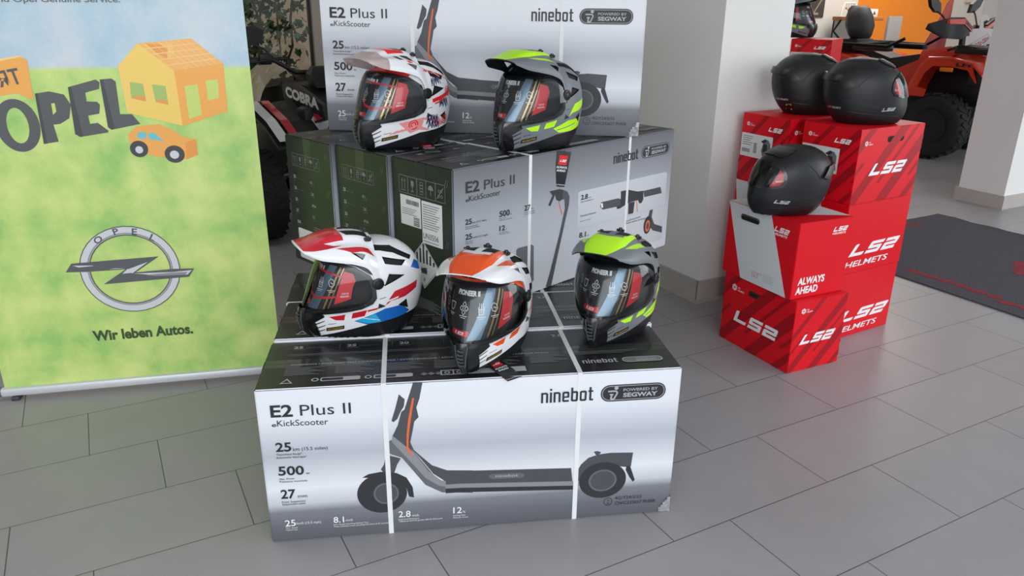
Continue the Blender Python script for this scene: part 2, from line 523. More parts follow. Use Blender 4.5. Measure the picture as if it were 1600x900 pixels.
ART_BANNER = dict(poly=[
 ('b_dark',[(321,1125),(365,1132),(409,1121),(425,1087),(412,1041),(381,1023),(359,1021),(365,963),(317,956)]),
 ('b_darker',[(321,1125),(330,1127),(328,957),(317,956)]),
 ('b_grass',[(365,1092),(376,1093),(376,1065),(364,1054)]),
 ('b_dark',[(426,1145),(516,1169),(527,1160),(522,1138),(477,1126),(476,1097),(509,1095),(516,1085),(509,1055),(473,1049),(474,1021),(499,1024),(529,996),(526,990),(435,977),(421,987)]),
 ('b_darker',[(426,1145),(436,1147),(445,978),(435,977),(421,987)]),
 ('b_dark',[(529,1169),(566,1172),(578,1162),(575,1052),(613,1051),(635,1017),(539,999),(529,1008)]),
 ('b_darker',[(529,1169),(539,1169),(550,1002),(539,999),(529,1008)]),
 ('h_yel',[(593,1213),(666,1286),(695,1286),(770,1196),(773,1007),(599,1057)]),
 ('h_roof',[(666,1286),(839,1302),(934,1218),(770,1195)]),
 ('h_or',[(770,1196),(934,1219),(930,1055),(773,1007)]),
 ('h_or2',[(691,1286),(723,1253),(753,1236),(761,1275),(734,1283)]),
 ('h_roof2',[(735,1286),(776,1289),(777,1247),(754,1236),(760,1271)]),
 ('b_grass2',[(622,1160),(664,1153),(665,1094),(619,1105)]),
 ('b_grass2',[(692,1151),(735,1145),(736,1080),(696,1091)]),
 ('b_grass',[(797,1144),(840,1149),(842,1044),(798,1031)]),
 ('b_grass',[(869,1161),(909,1166),(906,1102),(868,1094)]),
 ('h_or2',[(618,1105),(637,1115),(665,1110),(665,1094)]),
 ('h_or2',[(696,1091),(712,1101),(737,1093),(736,1080)]),
 ('h_or',[(589,982),(621,1009),(696,1015),(738,994),(765,970),(809,959),(812,903),(770,888),(680,899),(594,926)]),
 ('h_or2',[(774,949),(811,959),(812,903),(770,888)]),
 ('cyan',[(615,970),(627,991),(651,987),(644,963)]),
 ('cyan',[(656,987),(677,984),(704,955),(655,963)]),
 ('h_or',[(224,1230),(238,1234),(301,1246),(318,1235),(314,1104),(268,1127),(201,1117)]),
 ('h_yel2',[(224,1230),(239,1239),(298,1249),(318,1235),(301,1244),(238,1231)]),
 ('l_dark',[(303,489),(327,521),(626,530),(538,473),(670,478),(743,475),(720,443),(422,434),(505,487),(374,486)]),
 ('l_sil',[(312,494),(329,513),(509,503),(604,524),(524,469),(666,466),(734,469),(716,452),(534,458),(464,448),(514,490),(375,493)]),
 ('l_mid',[(468,459),(534,460),(672,464),(718,463),(709,452),(534,456)]),
 ('h_yel2',[(687,1270),(858,1287),(857,1285),(687,1267)]),
 ('h_yel2',[(707,1252),(876,1270),(876,1268),(707,1249)]),
 ('h_yel2',[(728,1233),(895,1254),(895,1251),(728,1231)]),
 ('h_yel2',[(749,1215),(915,1237),(914,1234),(749,1213)]),
 ('h_yel2',[(708,1290),(710,1290),(812,1201),(810,1201)]),
 ('h_yel2',[(729,1292),(732,1292),(832,1204),(830,1204)]),
 ('h_yel2',[(751,1294),(753,1294),(853,1207),(850,1207)]),
 ('h_yel2',[(772,1296),(775,1296),(873,1210),(871,1210)]),
 ('h_yel2',[(794,1298),(796,1298),(894,1213),(891,1213)]),
 ('h_yel2',[(816,1300),(818,1300),(914,1216),(912,1216)]),
], ring=[
 ('b_dark',249,1020,68.2,88.9,0.490,0.672),
 ('b_tire',618,930,29.8,29.0,0.000,0.000),
 ('l_sil',618,927,12.7,12.9,0.000,0.000),
 ('b_tire',733,908,33.5,31.0,0.000,0.000),
 ('l_sil',732,906,15.2,14.7,0.000,0.000),
 ('l_dark',522,485,172.2,168.0,0.791,0.783),
 ('l_sil',522,485,168.8,164.3,0.832,0.830),
 ('l_mid',522,485,146.8,142.3,0.966,0.967),
], text=[
 ('ЯТ',2,222,1148,292,1161,48,'b_dark'),
 ('nd Opel Genuine Service.',1,269,1414,633,1416,18,'b_txt'),
 ('Wir leben Autos.',3,351,211,706,212,41,'slog'),
], glyph=[
 ('O',430,606,-38,24),
 ('P',494,634,-12,24),
 ('E',557,630,8,25),
 ('L',616,604,30,25),
])
# ------------------------------------------------------------------ the setting
TH = math.radians(28.37)
E1 = Vector((math.cos(TH), math.sin(TH), 0)); E2 = Vector((-math.sin(TH), math.cos(TH), 0))
ROOM = Matrix.Rotation(TH, 4, 'Z')          # room axes follow the floor tiles
def room(a, b, z=0.0):
    return E1 * a + E2 * b + Vector((0, 0, z))
def to_room(x, y):
    v = Vector((x, y, 0)); return v.dot(E1), v.dot(E2)

def tile_mat():
    m = bpy.data.materials.new('grey_floor_tile'); m.use_nodes = True
    nt = m.node_tree; N = nt.nodes; L = nt.links
    b = N['Principled BSDF']
    tc = N.new('ShaderNodeTexCoord'); sp = N.new('ShaderNodeSeparateXYZ')
    L.new(tc.outputs['Object'], sp.inputs[0])
    def M(op, a, c=None, d=None):
        n = N.new('ShaderNodeMath'); n.operation = op
        for i, q in enumerate((a, c, d)):
            if q is None: continue
            if isinstance(q, (int, float)): n.inputs[i].default_value = q
            else: L.new(q, n.inputs[i])
        return n.outputs[0]
    TA, TB = 0.6225, 0.3118
    oa, ob = to_room(1.0151, 2.0814)
    u = M('DIVIDE', M('SUBTRACT', sp.outputs[0], oa), TA)
    v = M('DIVIDE', M('SUBTRACT', sp.outputs[1], ob), TB)
    row = M('FLOOR', v)
    uu = M('ADD', u, M('MULTIPLY', row, 0.3333))
    # row j lies between joints v=j and v=j+1; joints of row 0 sit at whole numbers
    fu = M('FRACT', uu); fv = M('FRACT', v)
    du = M('MULTIPLY', M('MINIMUM', fu, M('SUBTRACT', 1.0, fu)), TA)
    dv = M('MULTIPLY', M('MINIMUM', fv, M('SUBTRACT', 1.0, fv)), TB)
    dist = M('MINIMUM', du, dv)
    g = N.new('ShaderNodeMapRange'); g.inputs['From Min'].default_value = 0.0010; g.inputs['From Max'].default_value = 0.0020
    L.new(dist, g.inputs['Value'])
    # one slightly different tone per tile
    cb = N.new('ShaderNodeCombineXYZ'); L.new(M('FLOOR', uu), cb.inputs[0]); L.new(row, cb.inputs[1])
    wn_ = N.new('ShaderNodeTexWhiteNoise'); wn_.noise_dimensions = '2D'; L.new(cb.outputs[0], wn_.inputs['Vector'])
    nz = N.new('ShaderNodeTexNoise'); nz.inputs['Scale'].default_value = 7; nz.inputs['Detail'].default_value = 8
    L.new(tc.outputs['Object'], nz.inputs['Vector'])
    k = M('ADD', M('MULTIPLY', wn_.outputs['Value'], 0.05), M('MULTIPLY', nz.outputs['Fac'], 0.16))
    br = M('ADD', k, 0.87)
    base = N.new('ShaderNodeMix'); base.data_type = 'RGBA'; base.blend_type = 'MULTIPLY'; base.inputs[0].default_value = 1.0
    base.inputs[6].default_value = (lin(152), lin(150), lin(153), 1)
    L.new(br, base.inputs[7])
    mx = N.new('ShaderNodeMix'); mx.data_type = 'RGBA'
    L.new(g.outputs[0], mx.inputs[0]); mx.inputs[6].default_value = (lin(70), lin(69), lin(68), 1)
    L.new(base.outputs[2], mx.inputs[7])
    L.new(mx.outputs[2], b.inputs['Base Color'])
    rr = M('ADD', 0.28, M('MULTIPLY', nz.outputs['Fac'], 0.14)); L.new(rr, b.inputs['Roughness'])
    bp = N.new('ShaderNodeBump'); bp.inputs['Strength'].default_value = 0.35; bp.inputs['Distance'].default_value = 0.001
    L.new(g.outputs[0], bp.inputs['Height']); L.new(bp.outputs[0], b.inputs['Normal'])
    return m

def structure(mb, name, M=None):
    o = mb.build(name); o['kind'] = 'structure'
    if M is not None: o.matrix_world = M
    return o

W_white = mat('white_wall_paint', (226, 226, 224), 0.7, noise=0.02, nscale=3)
W_beige = mat('light_grey_wall_paint', (205, 202, 196), 0.75, noise=0.02, nscale=2)
W_orange = mat('orange_wall_paint', (236, 136, 22), 0.7, noise=0.03, nscale=2)
W_skirt = mat('skirting_tile', (176, 171, 167), 0.45, noise=0.05, nscale=9)
W_ceil = mat('ceiling_paint', (225, 225, 222), 0.8)
W_frame = mat('anodised_window_frame', (150, 140, 128), 0.5)
W_glass_dark = mat('dark_rubber_seal', (28, 28, 28), 0.5)

fl = MB(); fl.add([(-9, -6, 0), (18, -6, 0), (18, 13, 0), (-9, 13, 0)], [(0, 1, 2, 3)], tile_mat())
structure(fl, 'floor', ROOM)
ce = MB(); ce.box((-9, -1.2, 3.3), (3.0, 6.47, 3.4), W_ceil); ce.box((3.0, -1.2, 3.3), (18, 9.2, 3.4), W_ceil)
structure(ce, 'ceiling', ROOM)

# near pillar between the scooter boxes and the red stack
pa, pb = to_room(0.946, 3.660)
pw, pd = 0.442, 0.98
mb = MB(); mb.box((pa + 0.012, pb + 0.012, 0), (pa + pw, pb + pd, 3.3), W_white)
structure(mb, 'wall_pillar_near', ROOM)
mb = MB()
mb.box((pa, pb, 0.0), (pa + pw + 0.01, pb + 0.012, 0.105), W_skirt)
for k in range(3):
    mb.box((pa, pb + 0.0005 + 0.33 * k, 0.0), (pa + 0.012, min(pb + 0.33 * (k + 1) - 0.002, pb + pd), 0.105), W_skirt)
structure(mb, 'baseboard_pillar_near', ROOM)
mb = MB(); mb.box((pa - 0.035, pb - 0.035, 0.0005), (pa + pw, pb + pd, 0.004), W_skirt)
structure(mb, 'trim_1', ROOM)

# pillar at the right edge
qa, qb = to_room(3.668, 5.602)
mb = MB(); mb.box((qa + 0.015, qb + 0.015, 0), (qa + 0.9, qb + 0.37, 3.3), W_white)
structure(mb, 'wall_pillar_right', ROOM)
mb = MB()
mb.box((qa, qb, 0), (qa + 0.9, qb + 0.015, 0.10), W_skirt)
mb.box((qa, qb + 0.0152, 0), (qa + 0.015, qb + 0.385, 0.10), W_skirt)
mb.box((qa + 0.0152, qb + 0.37, 0), (qa + 0.9, qb + 0.385, 0.10), W_skirt)
structure(mb, 'baseboard_pillar_right', ROOM)

# back wall on the right: orange, with a light wall block left of it and a pillar right of it
mb = MB(); mb.box((3.0, 8.6, 0), (18, 8.8, 3.3), W_orange)
structure(mb, 'wall_back', ROOM)
mb = MB(); mb.box((3.005, 8.19, 0), (10.16, 8.595, 3.3), W_beige)
structure(mb, 'wall_back_left', ROOM)
mb = MB(); mb.box((9.266, 5.75, 0), (10.3, 6.12, 3.3), W_beige)
structure(mb, 'wall_pillar_back', ROOM)

# glazed wall behind the left motorbike
GB = 6.35
mb = MB()
mb.box((-9, GB, 0), (3.0, GB + 0.12, 0.10), W_frame)
mb.box((-9, GB, 2.9), (3.0, GB + 0.12, 3.3), W_frame)
for a in (-6.0, -3.6, -1.2, 1.62):
    mb.box((a, GB - 0.03, 0.1), (a + 0.15, GB + 0.12, 2.9), W_frame)
    mb.box((a - 0.012, GB + 0.02, 0.1), (a, GB + 0.08, 2.9), W_glass_dark)
structure(mb, 'window_1', ROOM)
gm = bpy.data.materials.new('window_glass'); gm.use_nodes = True
nt = gm.node_tree; nt.nodes.remove(nt.nodes['Principled BSDF'])
tr = nt.nodes.new('ShaderNodeBsdfTransparent'); tr.inputs[0].default_value = (0.93, 0.96, 0.94, 1)
gl = nt.nodes.new('ShaderNodeBsdfGlossy'); gl.inputs['Roughness'].default_value = 0.02
fr = nt.nodes.new('ShaderNodeFresnel'); fr.inputs[0].default_value = 1.45
ms = nt.nodes.new('ShaderNodeMixShader')
nt.links.new(fr.outputs[0], ms.inputs[0]); nt.links.new(tr.outputs[0], ms.inputs[1]); nt.links.new(gl.outputs[0], ms.inputs[2])
nt.links.new(ms.outputs[0], nt.nodes['Material Output'].inputs[0])
for n, (a0, a1) in enumerate(((-5.85, -3.6), (-3.45, -1.2), (-1.05, 1.62))):
    mb = MB(); mb.box((a0, GB + 0.04, 0.1), (a1 - 0.012, GB + 0.05, 2.9), gm)
    structure(mb, 'window_%d' % (n + 2), ROOM)
mb = MB(); mb.box((1.77, GB, 0), (3.004, GB+0.2, 3.3), W_beige); mb.box((2.8, GB+0.2, 0), (3.004, 8.8, 3.3), W_beige)
structure(mb, 'wall_back_middle', ROOM)
# the left side of the showroom
mb = MB(); mb.box((-9.2, -1.0, 0), (-9, 9.0, 3.3), W_beige)
structure(mb, 'wall_left', ROOM)
# ------------------------------------------------------------------ scooter cartons
BL, BD = 1.155, 0.2984
C_top = mat('black_carton_print', (30, 31, 34), 0.32, noise=0.10, nscale=18)
C_end = mat('carton_end_painted_reflection', (34, 44, 36), 0.34, noise=0.08, nscale=14)  # green reflection of the banner put into the dark end's colour
C_tape = mat('clear_packing_tape', (52, 54, 52), 0.12)
C_strap = mat('white_packing_strap', (226, 228, 230), 0.45)
C_label = mat('white_paper_label', (214, 216, 216), 0.6)
C_pad = mat('crumpled_clear_film', (150, 150, 152), 0.2, spec=0.8)
def silver(H):
    return ramp_mat('silver_front_print_%d' % round(H * 1000), 'Z', 0, H, [
        (0.0, (86, 89, 96)), (0.10, (99, 102, 110)), (0.20, (122, 125, 133)), (0.255, (192, 196, 204)), (0.36, (223, 227, 233)),
        (0.47, (201, 205, 213)), (0.58, (178, 182, 192)), (0.67, (195, 199, 208)), (0.80, (221, 225, 232)), (1.0, (225, 228, 235))], 0.42, 0.0, 0.5)
def silver_side(H):
    return ramp_mat('grey_side_print_%d' % round(H * 1000), 'Z', 0, H, [
        (0.0, (212, 216, 223)), (0.35, (193, 198, 207)), (0.6, (165, 170, 179)), (0.82, (129, 133, 140)), (1.0, (97, 100, 108))], 0.42, 0.0, 0.5)

def face_fn(kind, H):
    """u right, v DOWN from the top edge, seen from outside -> local point, lifted off the face"""
    if kind == 'front': return lambda u, v, l: (u, -l, H - v)
    if kind == 'end':   return lambda u, v, l: (-l, BD - u, H - v)       # left end, seen from the left
    if kind == 'top':   return lambda u, v, l: (u, BD - v, H + l)        # v from the back edge forward
def flip(fn):
    return lambda u, v, l: fn(u, -v, l)          # Print works with v up

def put_art(pr, A, skip_poly=False):
    for c, P in A['poly']: pr.poly([(x / 1000, -y / 1000) for x, y in P], INK[c])
    for c, x, y, rx, ry in A['ell']:
        if c == 'ink':
            pr.ell(x/1000, -y/1000, rx/1000, ry/1000, INK[c], (0.86, 0.86))
            pr.ftext('u', (x/1000, -y/1000 + 0.001), ry/1000*0.8, INK[c], 0, 0, 0, True)
            pr.ftext('n', (x/1000, -y/1000 - ry/1000*0.75), ry/1000*0.8, INK[c], 0, 0, 0, True)
        else: pr.ell(x/1000, -y/1000, rx/1000, ry/1000, INK[c])
def put_text(pr, A):
    for t, b, x0, y0, x1, y1, cap, c in A['text']:
        pr.text(t, (x0/1000, -y0/1000), (x1/1000, -y1/1000), cap/1000, INK[c], b)

def ninebot_logo(pr, x0, x1, base, h, m):
    """narrow rounded lettering built from strokes"""
    adv = {'n': 1.0, 'i': 0.42, 'e': 1.0, 'b': 1.0, 'o': 1.0, 't': 0.68}
    k = (x1 - x0) / (sum(adv[c] for c in 'ninebot') - 0.14); L0 = k * 0.80; s = k * 0.23; xh = h * 0.74; a = x0
    def arch(a, L, y0, y1, lo, hi):
        c = s * 0.55
        P = [(a, y0 + (c if lo else 0)), (a, y1 - (c if hi else 0))] + ([(a + c, y1)] if hi else []) + ([(a + L - c, y1)] if hi else []) + [(a + L, y1 - (c if hi else 0)), (a + L, y0 + (c if lo else 0))] + ([(a + L - c, y0), (a + c, y0)] if lo else [])
        return P
    for ch in 'ninebot':
        L = L0
        if ch == 'n':
            pr.rect(a, base, a+s, base+xh, m); pr.rect(a+L-s, base, a+L, base+xh-s*0.7, m)
            pr.poly([(a+s*0.9, base+xh-s*0.95), (a+L-s*0.9, base+xh-s*0.95), (a+L, base+xh-s*0.75), (a+L-s*0.7, base+xh), (a+s*0.9, base+xh)], m)
        elif ch == 'i':
            pr.rect(a, base, a+s, base+xh, m); pr.rect(a, base+h*0.86, a+s, base+h, m)
        elif ch == 'e':
            pr.rect(a, base+s*0.5, a+s, base+xh-s*0.5, m); pr.poly([(a, base+xh-s), (a+L, base+xh-s), (a+L, base+xh-s*0.6), (a+L-s*0.6, base+xh), (a+s*0.6, base+xh), (a, base+xh-s*0.6)], m)
            pr.rect(a+L-s, base+xh*0.42, a+L, base+xh-s*0.7, m); pr.rect(a+s*0.9, base+xh*0.40, a+L, base+xh*0.40+s*0.8, m); pr.poly([(a, base+s), (a, base+s*0.6), (a+s*0.6, base), (a+L*0.95, base), (a+L*0.95, base+s)], m)
        elif ch in 'bo':
            pr.rect(a, base+s*0.5, a+s, base+(h if ch == 'b' else xh-s*0.5), m); pr.rect(a+L-s, base+s*0.5, a+L, base+xh-s*0.5, m)
            pr.poly([(a, base+s), (a, base+s*0.6), (a+s*0.6, base), (a+L-s*0.6, base), (a+L, base+s*0.6), (a+L, base+s)], m)
            pr.poly([(a, base+xh-s), (a+L, base+xh-s), (a+L, base+xh-s*0.6), (a+L-s*0.6, base+xh), (a+s*0.6, base+xh), (a, base+xh-s*0.6)], m)
        elif ch == 't':
            pr.rect(a+L*0.14, base+s*0.6, a+L*0.14+s, base+h*0.97, m); pr.rect(a-L*0.02, base+xh-s*0.9, a+L*0.68, base+xh, m); pr.poly([(a+L*0.14, base+s), (a+L*0.14, base+s*0.5), (a+L*0.22, base), (a+L*0.72, base), (a+L*0.72, base+s*0.9)], m)
        a += adv[ch] * k
def segway_badge(pr, u0, v0, u1, v1, m, mw):
    h = v1 - v0; w = u1 - u0
    pr.rrect(u0, v0, u1, v1, h/2*0.98, m)
    g = h*0.07; t = h*0.035
    pr.rrect(u0+g, v0+g, u1-g, v1-g, h/2-g-0.0005, mw); pr.rrect(u0+g+t, v0+g+t, u1-g-t, v1-g-t, h/2-g-t-0.0005, m)
    c = u0 + w*0.20
    pr.ell(c+h*0.13, v0+h*0.80, h*0.11, h*0.11, mw)
    pr.line([(c-h*0.32, v0+h*0.62), (c+h*0.12, v0+h*0.62), (c+h*0.20, v0+h*0.52), (c+h*0.02, v0+h*0.15)], h*0.09, mw)
    pr.line([(c-h*0.22, v0+h*0.42), (c-h*0.02, v0+h*0.42)], h*0.09, mw); pr.line([(c-h*0.10, v0+h*0.42), (c-h*0.16, v0+h*0.15), (c+h*0.02, v0+h*0.15)], h*0.09, mw)
    pr.text('POWERED BY', (u0+w*0.345, v0+h*0.58), (u0+w*0.875, v0+h*0.58), h*0.17, mw, 1)
    pr.text('SEGWAY', (u0+w*0.345, v0+h*0.24), (u0+w*0.875, v0+h*0.24), h*0.25, mw, 3)

def icon_row(pr, u0, v0, s, n, m):
    for i in range(n):
        a = u0 + i * s * 1.02; b = v0; w = s * 0.03
        pr.frame(a, b, a+s, b+s*1.25, w*1.3, m)
        c = a + s/2
        if i == 0:
            for dx in (-0.15, 0.15):
                pr.rect(c+dx*s-w, b+s*0.3, c+dx*s+w, b+s*0.95, m); pr.poly([(c+dx*s-s*0.09, b+s*0.85), (c+dx*s+s*0.09, b+s*0.85), (c+dx*s, b+s*1.08)], m)
            pr.rect(c-s*0.3, b+s*0.17, c+s*0.3, b+s*0.22, m)
        elif i == 1:
            pr.poly([(c-s*0.16, b+s*1.0), (c-s*0.16, b+s*0.65), (c, b+s*0.5), (c+s*0.16, b+s*0.65), (c+s*0.16, b+s*1.0)], m); pr.rect(c-w, b+s*0.3, c+w, b+s*0.55, m); pr.rect(c-s*0.14, b+s*0.2, c+s*0.14, b+s*0.28, m)
        elif i == 2:
            for k in range(4): pr.frame(c-s*0.17, b+s*(0.2+0.22*k), c+s*0.17, b+s*(0.38+0.22*k), w*1.3, m)
        elif i == 3:
            pr.poly([(c+s*0.3*math.cos(t), b+s*0.65+s*0.35*math.sin(t)) for t in [math.pi*k/8 for k in range(9)]], m); pr.rect(c-w, b+s*0.25, c+w, b+s*0.7, m)
        else:
            for dx, dy in ((-0.15, 0.4), (0.15, 0.4), (-0.12, 0.75), (0.14, 0.8)): pr.ell(c+dx*s, b+dy*s, s*0.12, s*0.12, m, (0.6, 0.6), 12)
            pr.line([(a+s*0.15, b+s*0.2), (a+s*0.85, b+s*1.05)], w*2, m)

SPEC = [('25', 'km (15.5 miles)', 'Range'), ('25', 'km/h (15.5 mph)', 'Max. Speed'), ('20', 'kg', 'Weight'), ('27', 'mm', 'Front'), ('500', 'w', 'Max. Power'), ('12', '%', 'Slope')]
def end_print(pr, H, icons=True, white=True):
    m, d = INK['pale_ink'], INK['dim_ink']
    icon_row(pr, 0.040, -0.108, 0.036, 5, d)
    for i, (a, b, c) in enumerate(SPEC):
        v = -0.155 - 0.043 * i
        pr.ftext(a, (0.040, v), 0.012, m, 2); pr.ftext(b, (0.040 + 0.011*len(a), v), 0.0045, d); pr.ftext(c, (0.040, v - 0.009), 0.004, d)
    for i, (a, b) in enumerate((('8.1', '-inch'), ('2.8', '-inch'), ('IPX4', ''), ('12', '%'))):
        v = -0.160 - 0.043 * i
        pr.ftext(a, (0.155, v), 0.010, m, 1); pr.ftext(b, (0.172, v), 0.004, d); pr.ftext('Large-sized', (0.155, v - 0.008), 0.004, d)
    for k in range(4): pr.rect(0.155, -0.325-0.008*k, 0.235-0.012*(k % 2), -0.322-0.008*k, d)
    for k in range(2): pr.rect(0.155, -0.365-0.008*k, 0.225, -0.362-0.008*k, d)
    for v in (-0.06, -0.19, -0.32):
        for k in range(2): pr.line([(0.262+0.009*k, v), (0.270+0.009*k, v+0.022)], 0.0012, d)

def scooter_carton(loc, yaw, H, label, front='front', group='scooter cartons', details=()):
    root = empty('scooter_carton', loc, yaw)
    tag(root, label, 'box', group)
    mf = silver(H) if front == 'front' else silver_side(H)
    # body: cardboard box with softened edges
    bm = bmesh.new(); bmesh.ops.create_cube(bm, size=1.0)
    for v in bm.verts: v.co = Vector(((v.co.x+0.5)*BL, (v.co.y+0.5)*BD, (v.co.z+0.5)*H))
    bmesh.ops.bevel(bm, geom=bm.edges[:], offset=0.0035, segments=2, affect='EDGES')
    mb = MB(); ms = [mf, C_top, C_end]
    bm.verts.index_update()
    for f in bm.faces:
        n = f.normal
        m = mf if n.y < -0.6 or n.y > 0.8 else (C_end if abs(n.x) > 0.7 else C_top)
        mb.add([v.co[:] for v in f.verts], [tuple(range(len(f.verts)))], m, True)
    bm.free()
    body = mb.build('carton_body', root)
    # flap seam and clear tape over the top and down the left end
    mb = MB()
    mb.box((0.004, BD/2-0.025, H), (BL-0.004, BD/2+0.025, H+0.0004), C_tape)
    mb.box((-0.0004, BD/2-0.025, H-0.085), (0, BD/2+0.025, H-0.002), C_tape)
    mb.box((0.003, BD/2-0.0007, H+0.0004), (BL-0.003, BD/2+0.0007, H+0.0007), INK['ink'])
    mb.build('packing_tape', root)
    for x in (0.325, 0.858):
        mb = MB(); w = 0.0135; t = 0.0014
        P = [(-t, -t), (BD+t, -t), (BD+t, H+t), (-t, H+t)]
        I = [(0, 0), (BD, 0), (BD, H), (0, H)]
        vs = [(x, p[0], p[1]) for p in P] + [(x+w, p[0], p[1]) for p in P] + [(x, p[0], p[1]) for p in I] + [(x+w, p[0], p[1]) for p in I]
        fs = []
        for i in range(4):
            j = (i+1) % 4
            if i == 0: continue
            fs += [(i, j, 4+j, 4+i), (i, 8+i, 8+j, j), (4+i, 4+j, 12+j, 12+i)]
        mb.add(vs, fs, C_strap)
        mb.build('packing_strap', root)
    # prints
    if 'front' in details:
        A = ART_LONG if front == 'front' else ART_SIDE
        pr = Print(flip(face_fn('front', H)), (0.002, -H+0.002, BL-0.002, -0.001)); put_art(pr, A)
        pr.build('scooter_picture', root)
        pr = Print(flip(face_fn('front', H))); pr.n = 80; put_text(pr, A)
        ninebot_logo(pr, *((0.757, 0.903, -0.086, 0.043) if front == 'front' else (0.771, 0.918, -0.087, 0.038)), INK['ink'])
        pr.build('printed_lettering', root)
        pr = Print(flip(face_fn('front', H))); pr.n = 40
        segway_badge(pr, *((0.925, -0.094, 1.112, -0.042) if front == 'front' else (0.942, -0.092, 1.126, -0.045)), INK['ink'], INK['pale_ink'])
        pr.build('maker_badge', root)
    if 'film' in details:
        mb = MB(); rnd = random.Random(4); n = 7; zf = 0.0
        for fx, fy in ((0, -1), (1, 0)):
            vs = []
            for j in range(n):
                for i in range(n):
                    u, v = i/(n-1)*0.035, j/(n-1)*0.05; k = rnd.uniform(0.0006, 0.004)
                    vs.append((BL-0.034+u, -k, 0.002+v) if fy else (BL+k, u, 0.002+v))
            mb.add(vs, [(j*n+i, j*n+i+1, (j+1)*n+i+1, (j+1)*n+i) for j in range(n-1) for i in range(n-1) if i+(n-1-j) > n-3 or fx], C_pad)
        mb.build('crumpled_corner_film', root)
    if 'end' in details:
        pr = Print(flip(face_fn('end', H))); end_print(pr, H); pr.build('end_print', root)
    if 'endcard' in details:
        pr = Print(flip(face_fn('end', H)))
        pr.rrect(0.040, -H+0.015, 0.235, -0.345, 0.008, C_label)
        pr.n = 20
        pr.ftext('E2', (0.055, -0.405), 0.026, INK['ink'], 2); pr.ftext('Plus II', (0.095, -0.405), 0.026, INK['ink'], 0)
        pr.ftext('eKickScooter', (0.055, -0.428), 0.013, INK['ink'])
        pr.line([(0.19, -0.46), (0.186, -0.362), (0.182, -0.352)], 0.004, INK['s_dark'])
        pr.build('picture_card', root)
    if 'hazard' in details:
        pr = Print(flip(face_fn('end', H))); m, d = INK['pale_ink'], INK['dim_ink']
        icon_row(pr, 0.040, -0.108, 0.044, 5, d)
        for v in (-0.06, -0.25, -0.40):
            for k in range(2): pr.line([(0.262+0.009*k, v), (0.270+0.009*k, v+0.026)], 0.0012, d)
        for k in range(9): pr.rect(0.060, -0.447-0.004*k, 0.20+0.02*((k*7) % 3), -0.445-0.004*k, d)
        pr.build('end_print', root)
        pr = Print(flip(face_fn('end', H)))
        pr.rect(0.043, -0.212, 0.145, -0.115, C_label); pr.rect(0.150, -0.255, 0.248, -0.118, C_label)
        pr.n = 12
        k_ = INK['ink']
        x = 0.072
        rnd = random.Random(3)
        while x < 0.132:
            w = rnd.choice((0.0012, 0.002, 0.003)); pr.rect(x, -0.143, x+w, -0.128, k_); x += w + rnd.choice((0.0012, 0.002))
        for i in range(4): pr.rect(0.05, -0.158-0.006*i, 0.125-0.008*(i % 3), -0.156-0.006*i, d)
        y = -0.208
        while y < -0.178:
            w = rnd.choice((0.001, 0.002)); pr.rect(0.108, y, 0.138, y+w, k_); y += w + 0.0015
        for i in range(11): pr.rect(0.156, -0.130-0.0075*i, 0.236-0.006*((i*5) % 4), -0.1275-0.0075*i, d)
        pr.ftext('UN3556', (0.154, -0.238), 0.019, INK['s_black'], 0, 0, 0, False, 0.85)
        pr.rect(0.156, -0.248, 0.23, -0.2455, d)
        pr.build('shipping_label', root)
        pr = Print(flip(face_fn('end', H)))
        cx, cy, r = 0.152, -0.330, 0.076
        pr.poly([(cx-r, cy), (cx, cy-r*1.05), (cx+r, cy), (cx, cy+r*1.05)], C_label); pr.n = 4
        q = r*0.93
        pr.line([(cx-q, cy), (cx, cy-q*1.05), (cx+q, cy), (cx, cy+q*1.05), (cx-q, cy)], 0.0015, k_)
        for i in range(-3, 4):
            x = cx + i*0.0165; top = cy + (q - abs(x-cx))*1.03
            pr.rect(x-0.004, cy+0.006, x+0.004, max(cy+0.01, top-0.002), k_)
        for dx in (-0.010, -0.003, 0.004, 0.011): pr.rect(cx+dx-0.003, cy-0.028, cx+dx+0.003, cy-0.010+0.003*((dx > 0)), k_)
        pr.rect(cx-0.016, cy-0.020, cx+0.016, cy-0.016, k_)
        pr.ftext('9', (cx, cy-0.056), 0.014, k_, 1, 0, 0, True)
        pr.build('hazard_label', root)
    if 'top' in details:
        pr = Print(flip(face_fn('top', H))); m, d = INK['pale_ink'], INK['dim_ink']
        for i, (a, b, c) in enumerate((('25', 'km (15.5 miles)', 'Range'), ('25', 'km/h (15.5 mph)', 'Speed'), ('20', 'kg', 'Weight'), ('27', 'mm', 'Front'), ('500', 'w', 'Max. Power'), ('2.8', '-inch', 'Large'))):
            u = 0.07 + 0.152*i
            pr.ftext(a, (u, -0.052), 0.016, m, 2, 0, 0, False, 1.25); pr.ftext(b, (u+0.036, -0.052), 0.006, d); pr.rect(u, -0.062, u+0.032, -0.060, d)
            if i: pr.rect(u-0.022, -0.062, u-0.021, -0.03, d)
        for k in range(2): pr.rect(0.06, -0.092-0.008*k, 0.55-0.04*k, -0.090-0.008*k, d)
        pr.text('WARNINGS / AVERTISSEMENT / WARNHINWEIS / AVVERTENZIONE / ADVERTENCIA / OSTRZEZENIE / WAARSCHUWING', (0.075, -0.163), (0.80, -0.163), 0.009, m, 0)
        for c in range(6):
            for k in range(8): pr.rect(0.065+0.135*c, -0.180-0.0062*k, 0.065+0.135*c+0.105-0.012*((k*3+c) % 4), -0.1775-0.0062*k, d)
        pr.poly([(0.06, -0.272), (0.077, -0.243), (0.094, -0.272)], m); pr.poly([(0.066, -0.268), (0.077, -0.25), (0.088, -0.268)], C_top)
